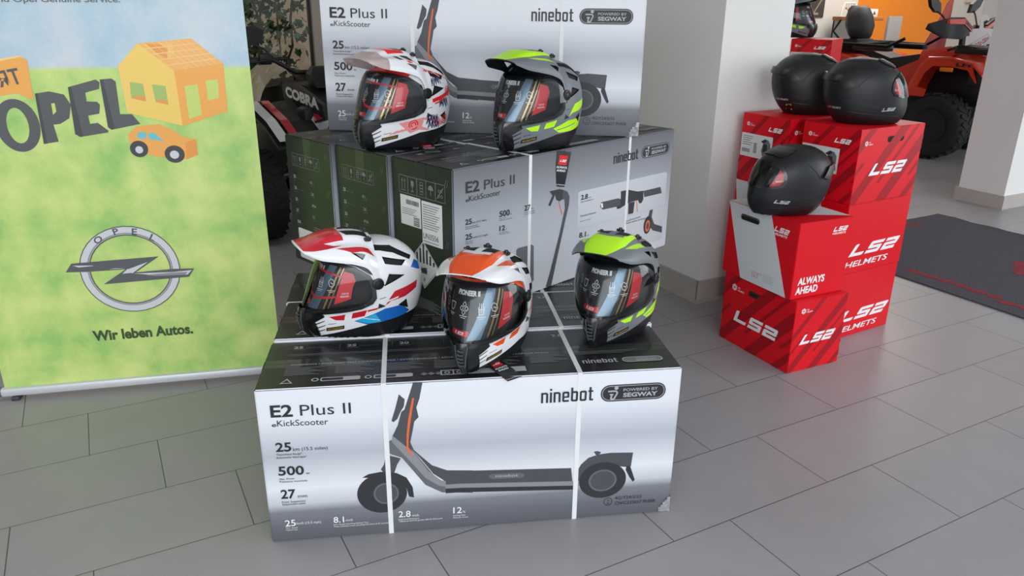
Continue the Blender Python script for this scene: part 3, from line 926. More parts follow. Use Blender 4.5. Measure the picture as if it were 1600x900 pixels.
        for u in (0.165, 0.305):
            pr.rrect(u, -0.268, u+0.105, -0.246, 0.006, m); pr.rrect(u+0.004, -0.264, u+0.06, -0.250, 0.004, C_top)
            pr.ell(u-0.014, -0.257, 0.010, 0.010, m, (0.6, 0.6), 16)
        for k in range(3): pr.poly([(0.43+0.02*k, -0.257), (0.44+0.02*k, -0.247), (0.45+0.02*k, -0.257), (0.44+0.02*k, -0.267)], d)
        pr.rect(0.485, -0.27, 0.555, -0.240, m)
        for k in range(2): pr.rect(0.489+0.033*k, -0.266, 0.518+0.033*k, -0.244, C_top); pr.ell(0.503+0.033*k, -0.255, 0.008, 0.008, m, (0.6, 0.6), 12)
        pr.rect(0.56, -0.270, 0.72, -0.240, m)
        for k in range(3): pr.rect(0.565, -0.248-0.008*k, 0.71, -0.2465-0.008*k, d)
        ninebot_logo(pr, 0.885, 0.985, -0.245, 0.026, m)
        pr.rrect(1.0, -0.25, 1.118, -0.218, 0.0155, m); pr.rrect(1.003, -0.247, 1.115, -0.221, 0.0125, INK['mid_ink'])
        pr.text('POWERED BY', (1.04, -0.231), (1.10, -0.231), 0.005, m, 0); pr.text('SEGWAY', (1.04, -0.243), (1.10, -0.243), 0.008, m, 2)
        for k in range(3): pr.rect(0.87, -0.17-0.008*k, 1.06-0.02*k, -0.168-0.008*k, d)
        pr.build('top_print', root)
    return root

b1o = Vector((-0.667, 1.765, 0)); y1 = math.radians(7.897)
b1e2 = Vector((-math.sin(y1), math.cos(y1), 0))
H1, H2 = 0.479, 0.488
GAP = 0.002
scooter_carton(b1o, y1, H1, 'silver scooter carton lying frontmost on the floor, its whole scooter picture showing', 'front', details=('front', 'top', 'film'))
scooter_carton(b1o + b1e2 * (BD + 0.003) + Vector((0.006, 0, 0)), y1, H2, 'black-topped carton directly behind the frontmost carton, under the lower row of helmets', 'front', details=('top',))
scooter_carton(b1o + b1e2 * 2 * (BD + 0.003) + Vector((0.0, 0, 0)), y1, H2, 'rear carton of the bottom layer, mostly under the turned upright cartons', 'front', details=('top',))
o2 = Vector((-0.1776, 2.2159, H2 + GAP)); y2 = math.radians(45.4)
e21 = Vector((math.cos(y2), math.sin(y2), 0)); e22 = Vector((-math.sin(y2), math.cos(y2), 0))
HU = 0.478
scooter_carton(o2, y2, HU, 'grey-sided carton turned to the right on the middle layer, hazard diamond on its dark end', 'side', details=('front', 'hazard', 'top'))
scooter_carton(o2 + e22 * (BD + 0.003) - e21 * 0.014, y2, HU, 'middle dark-ended carton between the two others of the turned layer', 'side', details=('end', 'endcard', 'top'))
scooter_carton(o2 + e22 * 2 * (BD + 0.003) - e21 * 0.030, y2, HU, 'leftmost dark-ended carton of the turned layer with a white picture card', 'side', details=('end', 'endcard', 'top'))
scooter_carton((-0.696, 2.908, H2 + HU + 2 * GAP), math.radians(-4.118), 0.482, 'silver scooter carton on top of the stack behind the two upper helmets', 'front', details=('front', 'film'))

# ------------------------------------------------------------------ red helmet cartons
R_red = mat('red_carton_print', (212, 10, 28), 0.42, noise=0.03, nscale=6, spec=0.3)
R_dark = mat('dark_red_stripe_print', (158, 8, 24), 0.42, spec=0.3)
R_white = mat('white_carton_print', (206, 210, 214), 0.42)
R_hole = mat('carton_inside', (46, 20, 18), 0.9)
LW, LD, LH = 0.285, 0.423, 0.3165
def maker_mark(pr, u, v, s, m):
    for k in range(6):
        a = math.pi/2 + k*math.pi/3
        pr.ell(u + 0.5*s*math.cos(a), v + 0.5*s*math.sin(a), s*0.28, s*0.28, m, (0.45, 0.45), 10)
    pr.ftext('LS2', (u+s*1.1, v+s*0.05), s*0.36, m, 1); pr.ftext('HELMETS', (u+s*1.1, v-s*0.55), s*0.36, m, 1)
def stripes(pr, w, h, m, seed):
    rnd = random.Random(seed)
    k = h * 1.25
    for u0, wd, t0, t1 in [(-0.55*w, 0.10*w, 0, 1), (-0.30*w, 0.05*w, 0.0, 0.55), (-0.08*w, 0.15*w, 0, 1), (0.18*w, 0.05*w, 0.25, 1), (0.38*w, 0.17*w, 0, 0.85), (0.64*w, 0.05*w, 0.3, 0.7), (0.78*w, 0.10*w, 0, 1)]:
        a0, a1 = t0, t1
        P = [(u0 + k*a0*0.75, -h + h*a0), (u0 + wd + k*a0*0.75, -h + h*a0), (u0 + wd + k*a1*0.75, -h + h*a1), (u0 + k*a1*0.75, -h + h*a1)]
        pr.poly(P, m)
def helmet_label(pr, u0, v0, u1, v1):
    w, h = u1-u0, v1-v0
    pr.rect(u0, v0, u1, v1, C_label)
    k = INK['ink']; d = INK['mid_ink']
    for i in range(5): pr.rect(u0+0.05*w, v1-h*(0.14+0.09*i), u0+w*(0.38-0.04*(i % 3)), v1-h*(0.11+0.09*i), d)
    rnd = random.Random(int(u0*1e4)); x = u0 + 0.05*w
    while x < u0+0.30*w:
        b = rnd.choice((0.0012, 0.002)); pr.rect(x, v0+h*0.18, x+b, v0+h*0.34, k); x += b+0.0014
    y = v0+h*0.2
    while y < v0+h*0.62:
        b = rnd.choice((0.0012, 0.002)); pr.rect(u0+w*0.42, y, u0+w*0.52, y+b, k); y += b+0.0014
    c = u0+w*0.80; q = h*0.30; y = v0+h*0.52
    pr.poly([(c-q*0.9, y+q*0.75), (c-q*0.2, y+q*1.15), (c+q*0.4, y+q*1.1), (c+q*0.85, y+q*0.6), (c+q*0.9, y-q*0.4), (c+q*0.5, y-q*1.0), (c-q*0.5, y-q*1.25), (c-q*0.75, y-q*0.5), (c-q*0.5, y+q*0.5)], d)
    pr.poly([(c-q*0.45, y+q*0.5), (c+q*0.25, y+q*0.45), (c+q*0.35, y-q*0.35), (c-q*0.5, y-q*0.75)], k)
    pr.poly([(c-q*1.0, y+q*0.72), (c-q*0.2, y+q*1.2), (c+q*0.2, y+q*0.95), (c-q*0.35, y+q*0.6)], k)

def red_carton(loc, yaw, w, d, h, style, label, group='red helmet cartons', name='helmet_carton'):
    """front vertical corner at loc; right face length w along +x, left face length d along +y"""
    root = empty(name, loc, yaw); tag(root, label, 'box', group)
    bm = bmesh.new(); bmesh.ops.create_cube(bm, size=1.0)
    for v in bm.verts: v.co = Vector(((v.co.x+0.5)*w, (v.co.y+0.5)*d, (v.co.z+0.5)*h))
    bmesh.ops.bevel(bm, geom=bm.edges[:], offset=0.0025, segments=2, affect='EDGES')
    mb = MB(); bm.verts.index_update()
    mb.addbm(bm, R_red, None, True)
    if style == 'always' or style == 'plain':
        pass
    mb.build('carton_body', root)
    right = lambda u, v, l: (u, -l, h + v)
    left = lambda u, v, l: (-l, d - u, h + v)
    top = lambda u, v, l: (u, v, h + l)
    mw = INK['white_ink']
    def slot(fn, cu, cv, L):
        pr = Print(fn); pr.rrect(cu-L/2, cv-0.013, cu+L/2, cv+0.013, 0.012, R_hole)
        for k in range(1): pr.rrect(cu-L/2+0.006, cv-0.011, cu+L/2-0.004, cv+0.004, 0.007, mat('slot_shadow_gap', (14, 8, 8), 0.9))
        pr.build('handle_slot', root)
    if style == 'striped_front':      # long striped face on the left, short on the right
        pl = Print(left, (0.001, -h+0.001, d-0.001, -0.001)); stripes(pl, d, h, R_dark, 1)
        pr = Print(right, (0.001, -h+0.001, w-0.001, -0.001)); stripes(pr, w, h, R_dark, 2)
        pl.build('stripe_print', root); pr.build('stripe_print', root)
        p = Print(left); p.n = 20; p.ls2(0.080, -0.205, 0.270, 0.052, mw, 0.30); maker_mark(p, 0.065, -0.055, 0.020, mw); p.build('printed_lettering', root)
        p = Print(right); p.n = 20; p.ls2(0.045, -0.195, 0.200, 0.042, mw, 0.65); maker_mark(p, 0.045, -0.045, 0.016, mw); p.build('printed_lettering', root)
        slot(left, d*0.50, -0.052, 0.115)
    elif style == 'striped_side':     # striped long face on the right with handle, short label face on the left
        pl = Print(left, (0.001, -h+0.001, d-0.001, -0.001)); stripes(pl, d, h, R_dark, 1)
        pr = Print(right, (0.001, -h+0.001, w-0.001, -0.001)); stripes(pr, w, h, R_dark, 2)
        pl.build('stripe_print', root); pr.build('stripe_print', root)
        p = Print(left); p.n = 20; p.ls2(0.165, -0.068, 0.085, 0.020, mw, 0.5); maker_mark(p, 0.040, -0.048, 0.013, mw)
        p.build('printed_lettering', root)
        p = Print(left); p.n = 24; helmet_label(p, 0.006, -0.200, 0.200, -0.092); p.build('shipping_label', root)
        p = Print(right); p.n = 20; p.ls2(0.092, -0.200, 0.255, 0.050, mw, 0.70); maker_mark(p, 0.045, -0.060, 0.014, mw); p.build('printed_lettering', root)
        slot(right, w*0.55, -0.052, 0.11)
    elif style == 'always':
        mb = Print(left); mb.poly([(0.0, -0.002), (d-0.155, -0.002), (d-0.04, -h+0.002), (0.14, -h+0.002), (0.115, -0.22)], R_white)
        mb = Print(left, (0.001, -h+0.001, d-0.001, -0.001))
        mb.poly([(0.001, -0.001), (d*0.62, -0.001), (d*0.94, -h+0.001), (d*0.29, -h+0.001)], R_white)
        mb.build('white_panel_print', root)
        p = Print(left); p.n = 10
        p.rect(0.150, -0.295, 0.152, -0.262, R_white)
        for k, t in enumerate(('DOWNLOAD THE', 'RIDERS AND', 'HELMET APP')): p.ftext(t, (0.185, -0.268-0.009*k), 0.0055, INK['red_ink'], 1)
        for k in range(6): p.rect(0.255, -0.258-0.006*k, 0.31+0.006*(k % 2), -0.256-0.006*k, INK['pale_ink'])
        p.ls2(d*0.68, -0.062, 0.085, 0.022, mw, 0.4, 'HELMETS'); p.build('printed_lettering', root)
        slot(left, d*0.335, -0.050, 0.115)
        p = Print(right); p.n = 4
        p.ls2(0.180, -0.052, 0.080, 0.019, mw, 0.5, 'HELMETS')
        p.text('ALWAYS', (0.030, -0.258), (0.172, -0.258), 0.030, mw, 3, 0.05); p.text('AHEAD', (0.024, -0.297), (0.142, -0.297), 0.030, mw, 3, 0.05)
        p.build('printed_lettering', root)
        p = Print(top, (0.001, 0.001, w-0.001, d-0.001)); p.poly([(0.001, 0.16), (0.001, d-0.001), (w-0.001, d-0.001), (w-0.001, 0.02)], R_white)
        p.build('white_top_print', root)
    elif style == 'label_front':
        pr = Print(right, (0.001, -h+0.001, w-0.001, -0.001)); stripes(pr, w, h, R_dark, 1); pr.build('stripe_print', root)
        p = Print(right); p.n = 20; p.ls2(0.165, -0.068, 0.085, 0.020, mw, 0.5); maker_mark(p, 0.040, -0.048, 0.013, mw); p.build('printed_lettering', root)
        p = Print(right); p.n = 24; helmet_label(p, 0.006, -0.200, 0.200, -0.092); p.build('shipping_label', root)
    elif style == 'helmets':
        p = Print(right); p.ls2(0.050, -h+0.078, 0.355, 0.052, mw, 0.85)
        p.text('HELMETS', (0.035, -h+0.028), (0.325, -h+0.028), 0.027, mw, 1, 0.45); p.build('printed_lettering', root)
        p = Print(left, (0.001, -h+0.001, d-0.001, -0.001)); p.poly([(0.0, -0.002), (d*0.5, -0.002), (d*0.7, -h), (d*0.2, -h)], R_white); p.build('white_panel_print', root)
    return root

yA = math.radians(25.6)
red_carton((1.136, 2.843, 0), yA, LW, LD, LH, 'striped_front', 'striped red carton on the floor, nearest of the red cartons, lettered on two faces')
red_carton((1.114, 2.866, LH+0.001), math.radians(25.05), LW, 0.415, LH, 'always', 'red carton with a white panel under the single black helmet, second from the floor')
yC = math.radians(30.5)
CW, CD = 0.43, 0.288
cC = Vector((1.424, 3.163, 0))
red_carton(cC + Vector((0.006, 0.004, 0)), yC, CW-0.012, CD, LH, 'helmets', 'plain red carton at the bottom of the right-hand red column, on the floor')
red_carton(cC + Vector((0, 0, LH+0.001)), yC, CW, CD, LH, 'helmets', 'plain red carton in the middle of the right-hand red column')
red_carton(cC + Vector((0, 0, 2*LH+0.002)), yC, CW, CD, LH, 'striped_side', 'striped red carton with a handle slot topping the right-hand column, black helmet on it')
cD = Vector((1.226, 3.436, 0)); yD = math.radians(28.6)
red_carton(cD, yD, CW, CD, LH, 'helmets', 'bottom red carton of the column against the pillar, hidden behind the nearer stacks')
red_carton(cD + Vector((0, 0, LH+0.001)), yD, CW, CD, LH, 'helmets', 'red carton by the pillar showing a strip of white under the labelled carton')
red_carton(cD + Vector((0, 0, 2*LH+0.002)), yD, CW, CD, LH, 'striped_side', 'red carton with a helmet picture label against the pillar, under the farther black helmet')
cE = Vector((2.0478, 5.9524, 0)); yE = math.radians(-32.4)
for k in range(4):
    red_carton(cE + Vector((0, 0, k*0.2985)), yE, 0.287, 0.40, 0.2975, 'helmets' if k < 3 else 'label_front',
               ['bottom red carton of the farthest column, out of sight behind the pillar', 'second red carton up in the farthest column behind the pillar', 'third red carton up in the farthest column, just under the top one', 'highest red carton, behind the black helmets, carrying a grey and neon helmet'][k])

# ------------------------------------------------------------------ the banner
BANG = math.radians(13.054)
ban = empty('roll_up_banner', (-1.9253, 2.5666, 0), BANG)
tag(ban, 'tall printed banner with a green meadow, toy house and silver emblem at the left edge', 'banner')
def banner_sheet():
    m = bpy.data.materials.new('printed_banner_cloth'); m.use_nodes = True
    nt = m.node_tree; N = nt.nodes; L = nt.links; b = N['Principled BSDF']
    tc = N.new('ShaderNodeTexCoord'); sp = N.new('ShaderNodeSeparateXYZ'); L.new(tc.outputs['Object'], sp.inputs[0])
    n1 = N.new('ShaderNodeTexNoise'); n1.inputs['Scale'].default_value = 7; n1.inputs['Detail'].default_value = 6
    n2 = N.new('ShaderNodeTexNoise'); n2.inputs['Scale'].default_value = 3.0; n2.inputs['Detail'].default_value = 4
    n3 = N.new('ShaderNodeTexNoise'); n3.inputs['Scale'].default_value = 60; n3.inputs['Detail'].default_value = 3
    for n in (n1, n2, n3): L.new(tc.outputs['Object'], n.inputs['Vector'])
    g = N.new('ShaderNodeValToRGB'); e = g.color_ramp.elements
    e[0].position = 0.33; e[0].color = (lin(156), lin(204), lin(112), 1)
    e[1].position = 0.66; e[1].color = (lin(216), lin(232), lin(142), 1)
    e.new(0.47).color = (lin(188), lin(220), lin(124), 1)
    L.new(n1.outputs['Fac'], g.inputs[0])
    s = N.new('ShaderNodeValToRGB'); e = s.color_ramp.elements
    e[0].position = 0.36; e[0].color = (lin(160), lin(200), lin(220), 1)
    e[1].position = 0.62; e[1].color = (lin(214), lin(222), lin(228), 1)
    L.new(n2.outputs['Fac'], s.inputs[0])
    mr = N.new('ShaderNodeMapRange'); mr.inputs['From Min'].default_value = 1.20; mr.inputs['From Max'].default_value = 1.215
    L.new(sp.outputs[2], mr.inputs['Value'])
    mx = N.new('ShaderNodeMix'); mx.data_type = 'RGBA'
    L.new(mr.outputs[0], mx.inputs[0]); L.new(g.outputs[0], mx.inputs[6]); L.new(s.outputs[0], mx.inputs[7])
    fine = N.new('ShaderNodeMix'); fine.data_type = 'RGBA'; fine.blend_type = 'OVERLAY'; fine.inputs[0].default_value = 0.12
    L.new(mx.outputs[2], fine.inputs[6]); L.new(n3.outputs['Fac'], fine.inputs[7])
    L.new(fine.outputs[2], b.inputs['Base Color'])
    b.inputs['Roughness'].default_value = 0.45
    return m
mb = MB(); nx, nz = 24, 40; sheet = banner_sheet()
vs = []; fs = []
for j in range(nz+1):
    for i in range(nx+1):
        u = 0.015 + 1.006*i/nx; z = 0.046 + 2.0*j/nz
        vs.append((u, 0.004*math.sin(3.1*u+1.3*z)*min(1, z*2)*0.5, z))
for j in range(nz):
    for i in range(nx):
        a = j*(nx+1)+i; fs.append((a, a+1, a+nx+2, a+nx+1))
n0 = len(vs)
vs += [(x, y+0.0012, z) for x, y, z in vs]
fs += [tuple(n0+i for i in f[::-1]) for f in fs]
rim = [i for i in range(nx+1)] + [(j*(nx+1)+nx) for j in range(1, nz+1)] + [nz*(nx+1)+i for i in range(nx-1, -1, -1)] + [j*(nx+1) for j in range(nz-1, 0, -1)]
for a, b in zip(rim, rim[1:]+rim[:1]): fs.append((b, a, n0+a, n0+b))
mb.add(vs, fs, sheet, True); mb.build('printed_sheet', ban)
rail = mat('white_aluminium_rail', (214, 216, 220), 0.35, 0.2)
mb = MB(); mb.bbox((0.0, -0.016, 0.014), (1.026, 0.014, 0.048), rail, 0.010); mb.build('base_rail', ban)
mb = MB(); mb.bbox((1.0262, -0.017, 0.012), (1.036, 0.015, 0.050), mat('grey_plastic_cap', (150, 152, 156), 0.5), 0.004)
mb.bbox((-0.010, -0.017, 0.012), (-0.0002, 0.015, 0.050), mat('grey_plastic_cap', None), 0.004); mb.build('rail_end_cap', ban)
for x in (0.05, 0.96):
    mb = MB(); mb.bbox((x-0.014, -0.024, 0), (x+0.014, 0.11, 0.0138), mat('dark_plastic_foot', (60, 62, 66), 0.5), 0.004); mb.build('foot', ban)
mb = MB(); mb.tube([(0.52, 0.03, 0.03), (0.52, 0.028, 2.06)], 0.009, rail); mb.build('support_pole', ban)
mb = MB(); mb.bbox((0.012, -0.008, 2.044), (1.024, 0.012, 2.075), rail, 0.006); mb.build('top_rail', ban)
BM = {'b_dark': (88, 90, 92), 'b_darker': (68, 70, 72), 'b_grass': (206, 222, 120), 'b_grass2': (170, 196, 110), 'h_yel': (250, 212, 108), 'h_yel2': (252, 214, 150),
      'h_roof': (250, 186, 108), 'h_roof2': (250, 200, 110), 'h_or': (248, 176, 84), 'h_or2': (240, 160, 76), 'cyan': (110, 200, 205), 'l_dark': (92, 94, 98), 'l_sil': (214, 216, 220),
      'l_mid': (150, 146, 150), 'b_tire': (66, 66, 68), 'b_txt': (106, 110, 112), 'slog': (58, 84, 44)}
BM = {k: mat('banner_' + k, v, 0.45) for k, v in BM.items()}
bfn = lambda u, v, l: (u, 0.004*math.sin(3.1*u+1.3*v)*min(1, v*2)*0.5 - l - 0.0006, v)
pr = Print(bfn, (0.016, 0.05, 1.02, 2.0)); pr2 = Print(bfn); pr2.n = 80
for c, x, y, rx, ry, ix, iy in ART_BANNER['ring']:
    if x - rx < 15: x = 15 + rx + 2      # the letter O is whole on the banner
    (pr2 if c[:2] == 'l_' and rx > 50 else pr).ell(x/1000, y/1000, rx/1000, ry/1000, BM[c], (ix, iy)) if c == 'b_dark' or (c[:2] == 'l_' and rx > 50) else None
for c, P in ART_BANNER['poly']:
    (pr2 if c[:2] == 'l_' else pr).poly([(x/1000, y/1000) for x, y in P], BM[c])
for c, x, y, rx, ry, ix, iy in ART_BANNER['ring']:
    if c == 'b_tire' or (c[:2] == 'l_' and rx < 50): pr.ell(x/1000, y/1000, rx/1000, ry/1000, BM[c], (ix, iy))
pr3 = Print(bfn); pr3.n = 90
for t, b, x0, y0, x1, y1_, cap, c in ART_BANNER['text']:
    pr3.text(t, (x0/1000, y0/1000), (x1/1000, y1_/1000), cap/1000, BM[c], b)
for t, x, y, r, s in ART_BANNER['glyph']:
    a = math.radians(-r); s = s/1000
    pr3.ftext(t, (x/1000 + s*0.5*math.sin(a), y/1000 - s*0.5*math.cos(a)), s, BM['b_dark'], 2, a, 0, True, 1.2)
pr.build('picture_print', ban); pr2.build('emblem_print', ban); pr3.build('printed_lettering', ban)
# ------------------------------------------------------------------ adventure helmets
# local frame: x to the wearer's left (+), y forward is -y, z up; side profile uses f = forward distance
PROF = dict(
    z =[0.00, 0.02, 0.05, 0.08, 0.10, 0.14, 0.18, 0.21, 0.234, 0.255, 0.270, 0.278, 0.282],
    ff=[.172, .186, .197, .199, .192, .176, .160, .147, .132, .100, .058, .012, -.02],
    fb=[-.118, -.130, -.146, -.157, -.163, -.167, -.163, -.152, -.138, -.114, -.086, -.056, -.02],
    w =[.090, .100, .108, .112, .115, .117, .115, .109, .100, .084, .063, .036, .001],
    nf=[1.40, 1.40, 1.45, 1.55, 1.75, 1.95, 2.05, 2.1, 2.1, 2.05, 2.0, 2.0, 2.0])
def smooth_interp(z, zs, vs):
    """monotone cubic (Catmull) interpolation"""
    zs = np.asarray(zs); vs = np.asarray(vs)
    m = np.gradient(vs, zs)
    z = np.clip(z, zs[0], zs[-1])
    i = np.clip(np.searchsorted(zs, z) - 1, 0, len(zs) - 2)
    h = zs[i+1] - zs[i]; t = (z - zs[i]) / h
    return ((2*t**3-3*t**2+1)*vs[i] + (t**3-2*t**2+t)*h*m[i] + (-2*t**3+3*t**2)*vs[i+1] + (t**3-t**2)*h*m[i+1])
def shell_value(P, pr=PROF):
    x, f, z = P[..., 0], P[..., 1], P[..., 2]
    ff = np.interp(z, pr['z'], pr['ff']); fb = np.interp(z, pr['z'], pr['fb']); w = np.interp(z, pr['z'], pr['w'])
    ff = smooth_interp(z, pr['z'], pr['ff']); fb = smooth_interp(z, pr['z'], pr['fb']); w = np.maximum(1e-4, smooth_interp(z, pr['z'], pr['w']))
    nf = np.interp(z, pr['z'], pr['nf'])
    fc = np.clip(-0.01, fb + 1e-4, ff - 1e-4)
    d = f - fc
    q = np.where(d > 0, d / np.maximum(1e-4, ff - fc), d / np.minimum(-1e-4, fb - fc))
    n = np.where(d > 0, nf, 2.25)
    v = np.abs(x / w) ** n + np.abs(q) ** n
    v = np.where((z < 0) | (z > pr['z'][-1]), 9.0, v)
    return v
CEN = np.array([0.0, 0.0, 0.13])
def ray_hit(D, pr=PROF):
    """distance from the helmet's centre to its surface along unit directions D"""
    lo = np.full(D.shape[0], 0.01); hi = np.full(D.shape[0], 0.40)
    for _ in range(34):
        mid = (lo + hi) / 2
        ins = shell_value(CEN + D * mid[:, None], pr) < 1
        lo = np.where(ins, mid, lo); hi = np.where(ins, hi, mid)
    return lo
def shell_points(th, ph, pr=PROF):
    """th azimuth (0 = front, + towards x), ph elevation"""
    D = np.stack([np.sin(th) * np.cos(ph), np.cos(th) * np.cos(ph), np.sin(ph)], -1)
    return CEN + D * ray_hit(D, pr)[:, None]
def side_surface(f, z, side=1, lift=0.0, pr=PROF):
    """point of the shell at profile position (f, z) on the given side"""
    f = np.atleast_1d(np.asarray(f, float)); z = np.atleast_1d(np.asarray(z, float))
    ff = smooth_interp(z, pr['z'], pr['ff']); fb = smooth_interp(z, pr['z'], pr['fb']); w = smooth_interp(z, pr['z'], pr['w'])
    nf = np.interp(z, pr['z'], pr['nf']); fc = np.full_like(f, -0.01)
    d = f - fc; q = np.clip(np.abs(np.where(d > 0, d/(ff-fc), d/(fb-fc))), 0, 1); n = np.where(d > 0, nf, 2.25)
    x = w * (1 - q**n) ** (1/n)
    return [(side * (a + lift), -b, c) for a, b, c in zip(x, f, z)]
def front_surface(a, z, lift=0.0, pr=PROF):
    """point of the shell at azimuth angle a (0 = straight ahead, + to the wearer's left) and height z"""
    a = np.atleast_1d(np.asarray(a, float)); z = np.atleast_1d(np.asarray(z, float))
    lo = np.full(a.shape, 0.001); hi = np.full(a.shape, 0.4)
    for _ in range(32):
        mid = (lo + hi) / 2
        ins = shell_value(np.stack([mid*np.sin(a), mid*np.cos(a), z], -1), pr) < 1
        lo = np.where(ins, mid, lo); hi = np.where(ins, hi, mid)
    r = lo + lift
    return np.stack([r*np.sin(a), -r*np.cos(a), z], -1)

def grid_shell(nth, nph, pr=PROF, ph0=-1.35):
    th = np.linspace(0, 2*np.pi, nth, endpoint=False); ph = np.linspace(ph0, np.pi/2*0.999, nph)
    T, Pn = np.meshgrid(th, ph)
    P = shell_points(T.ravel(), Pn.ravel(), pr)
    bm = bmesh.new()
    V = [bm.verts.new((p[0], -p[1], p[2])) for p in P]
    for j in range(nph-1):
        for i in range(nth):
            i2 = (i+1) % nth
            bm.faces.new((V[j*nth+i], V[(j+1)*nth+i], V[(j+1)*nth+i2], V[j*nth+i2]))
    bm.normal_update()
    c = bm.faces[:]
    if sum(f.normal.dot(f.calc_center_median() - Vector((0, 0, 0.125))) > 0 for f in c) < len(c)/2:
        bmesh.ops.reverse_faces(bm, faces=c)
    return bm
def in_poly(p, P):
    c = False; n = len(P)
    for i in range(n):
        a, b = P[i], P[i-1]
        if (a[1] > p[1]) != (b[1] > p[1]) and p[0] < (b[0]-a[0]) * (p[1]-a[1]) / (b[1]-a[1]) + a[0]: c = not c
    return c
def cut_side(bm, poly, side=0):
    """cut mesh faces exactly along a polygon of the side profile (f, z); returns faces inside it"""
    n = len(poly)
    bx = (min(p[0] for p in poly), max(p[0] for p in poly), min(p[1] for p in poly), max(p[1] for p in poly))
    for i in range(n):
        a, b = poly[i], poly[(i+1) % n]
        e = Vector((0, -(b[0]-a[0]), b[1]-a[1]))
        if e.length < 1e-6: continue
        no = e.cross(Vector((1, 0, 0))).normalized()
        lo = (min(a[0], b[0]) - 0.004, min(a[1], b[1]) - 0.004); hi = (max(a[0], b[0]) + 0.004, max(a[1], b[1]) + 0.004)
        fs = []
        for f in bm.faces:
            if side:
                if f.verts[0].co.x * side < -0.001: continue
            ys = [-v.co.y for v in f.verts]; zs = [v.co.z for v in f.verts]
            if max(ys) < lo[0] or min(ys) > hi[0] or max(zs) < lo[1] or min(zs) > hi[1]: continue
            fs.append(f)
        if not fs: continue
        ge = list({e_ for f in fs for e_ in f.edges}) + list({v for f in fs for v in f.verts}) + fs
        bmesh.ops.bisect_plane(bm, geom=ge, dist=1e-5, plane_co=(0, -a[0], a[1]), plane_no=no)
    out = []
    for f in bm.faces:
        c = f.calc_center_median()
        if side and c.x * side < 0: continue
        if bx[0] <= -c.y <= bx[1] and bx[2] <= c.z <= bx[3] and in_poly((-c.y, c.z), poly): out.append(f)
    return out

def bm_part(bm, faces, name, mats, parent, offset=0.0, thick=0.0, key=None, rim=None):
    """copy faces into a mesh of its own, pushed out along the normals, with thickness inward"""
    idx = {}; vs = []; fs = []; mi = []; sm = []
    bm.normal_update()
    cen = Vector((0, 0, 0.12))
    for f in faces:
        q = []
        for v in f.verts:
            if v not in idx:
                idx[v] = len(vs); vs.append(v.co + v.normal * offset)
            q.append(idx[v])
        fs.append(tuple(q)); mi.append(f.material_index)
    if thick:
        n0 = len(vs); nf0 = len(fs)
        vs += [v - [w for w in idx][i].normal * thick for i, v in enumerate(list(vs))]
        cnt = {}
        for f in fs[:nf0]:
            for a, b in zip(f, f[1:]+f[:1]): cnt[(a, b)] = cnt.get((a, b), 0) + 1
        for k, f in enumerate(fs[:nf0]):
            fs.append(tuple(n0+i for i in f[::-1])); mi.append(mi[k] if rim is None else rim)
        for (a, b) in list(cnt):
            if (b, a) not in cnt: fs.append((b, a, n0+a, n0+b)); mi.append(0 if rim is None else rim)
    me = bpy.data.meshes.new(name); me.from_pydata([(v[0], v[1], max(v[2], 0.0)) for v in vs], [], fs)
    for m in mats: me.materials.append(m)
    me.polygons.foreach_set('material_index', [min(i, len(mats)-1) for i in mi])
    me.polygons.foreach_set('use_smooth', [True]*len(fs))
    me.validate(); me.update(); me.set_sharp_from_angle(angle=math.radians(38))
    o = bpy.data.objects.new(name, me); COL.objects.link(o); o.parent = parent
    return o

V_glass = bpy.data.materials.new('clear_visor_plastic'); V_glass.use_nodes = True
nt = V_glass.node_tree; nt.nodes.remove(nt.nodes['Principled BSDF'])
tr = nt.nodes.new('ShaderNodeBsdfTransparent'); tr.inputs[0].default_value = (0.90, 0.92, 0.92, 1)
gl = nt.nodes.new('ShaderNodeBsdfGlossy'); gl.inputs['Roughness'].default_value = 0.03; gl.inputs[0].default_value = (0.9, 0.93, 0.95, 1)
fr = nt.nodes.new('ShaderNodeFresnel'); fr.inputs[0].default_value = 1.5
ms = nt.nodes.new('ShaderNodeMixShader')
nt.links.new(fr.outputs[0], ms.inputs[0]); nt.links.new(tr.outputs[0], ms.inputs[1]); nt.links.new(gl.outputs[0], ms.inputs[2])
nt.links.new(ms.outputs[0], nt.nodes['Material Output'].inputs[0])
M_seal = mat('black_rubber_seal', (22, 22, 24), 0.45)
M_blk = mat('satin_black_plastic', (26, 27, 30), 0.38)
M_vent = mat('vent_black', (12, 12, 13), 0.7)
M_lin = mat('black_helmet_lining', (20, 20, 22), 0.9)
M_chin = mat('gloss_black_chin', (18, 19, 21), 0.22, coat=0.4)
M_rib = mat('dark_grey_rib', (72, 75, 79), 0.35)
M_card = mat('black_visor_card', (24, 26, 31), 0.45)
M_mirror = mat('blue_tinted_inner_visor', (104, 130, 150), 0.30, 0.45)
M_gold = mat('gold_tinted_inner_visor', (170, 140, 92), 0.18, 0.75)
M_red = mat('red_sticker', (214, 34, 44), 0.45)
M_peakclear = bpy.data.materials.new('frosted_peak_plastic'); M_peakclear.use_nodes = True
b_ = M_peakclear.node_tree.nodes['Principled BSDF']
b_.inputs['Base Color'].default_value = (lin(214), lin(196), lin(196), 1); b_.inputs['Alpha'].default_value = 0.55; b_.inputs['Roughness'].default_value = 0.35

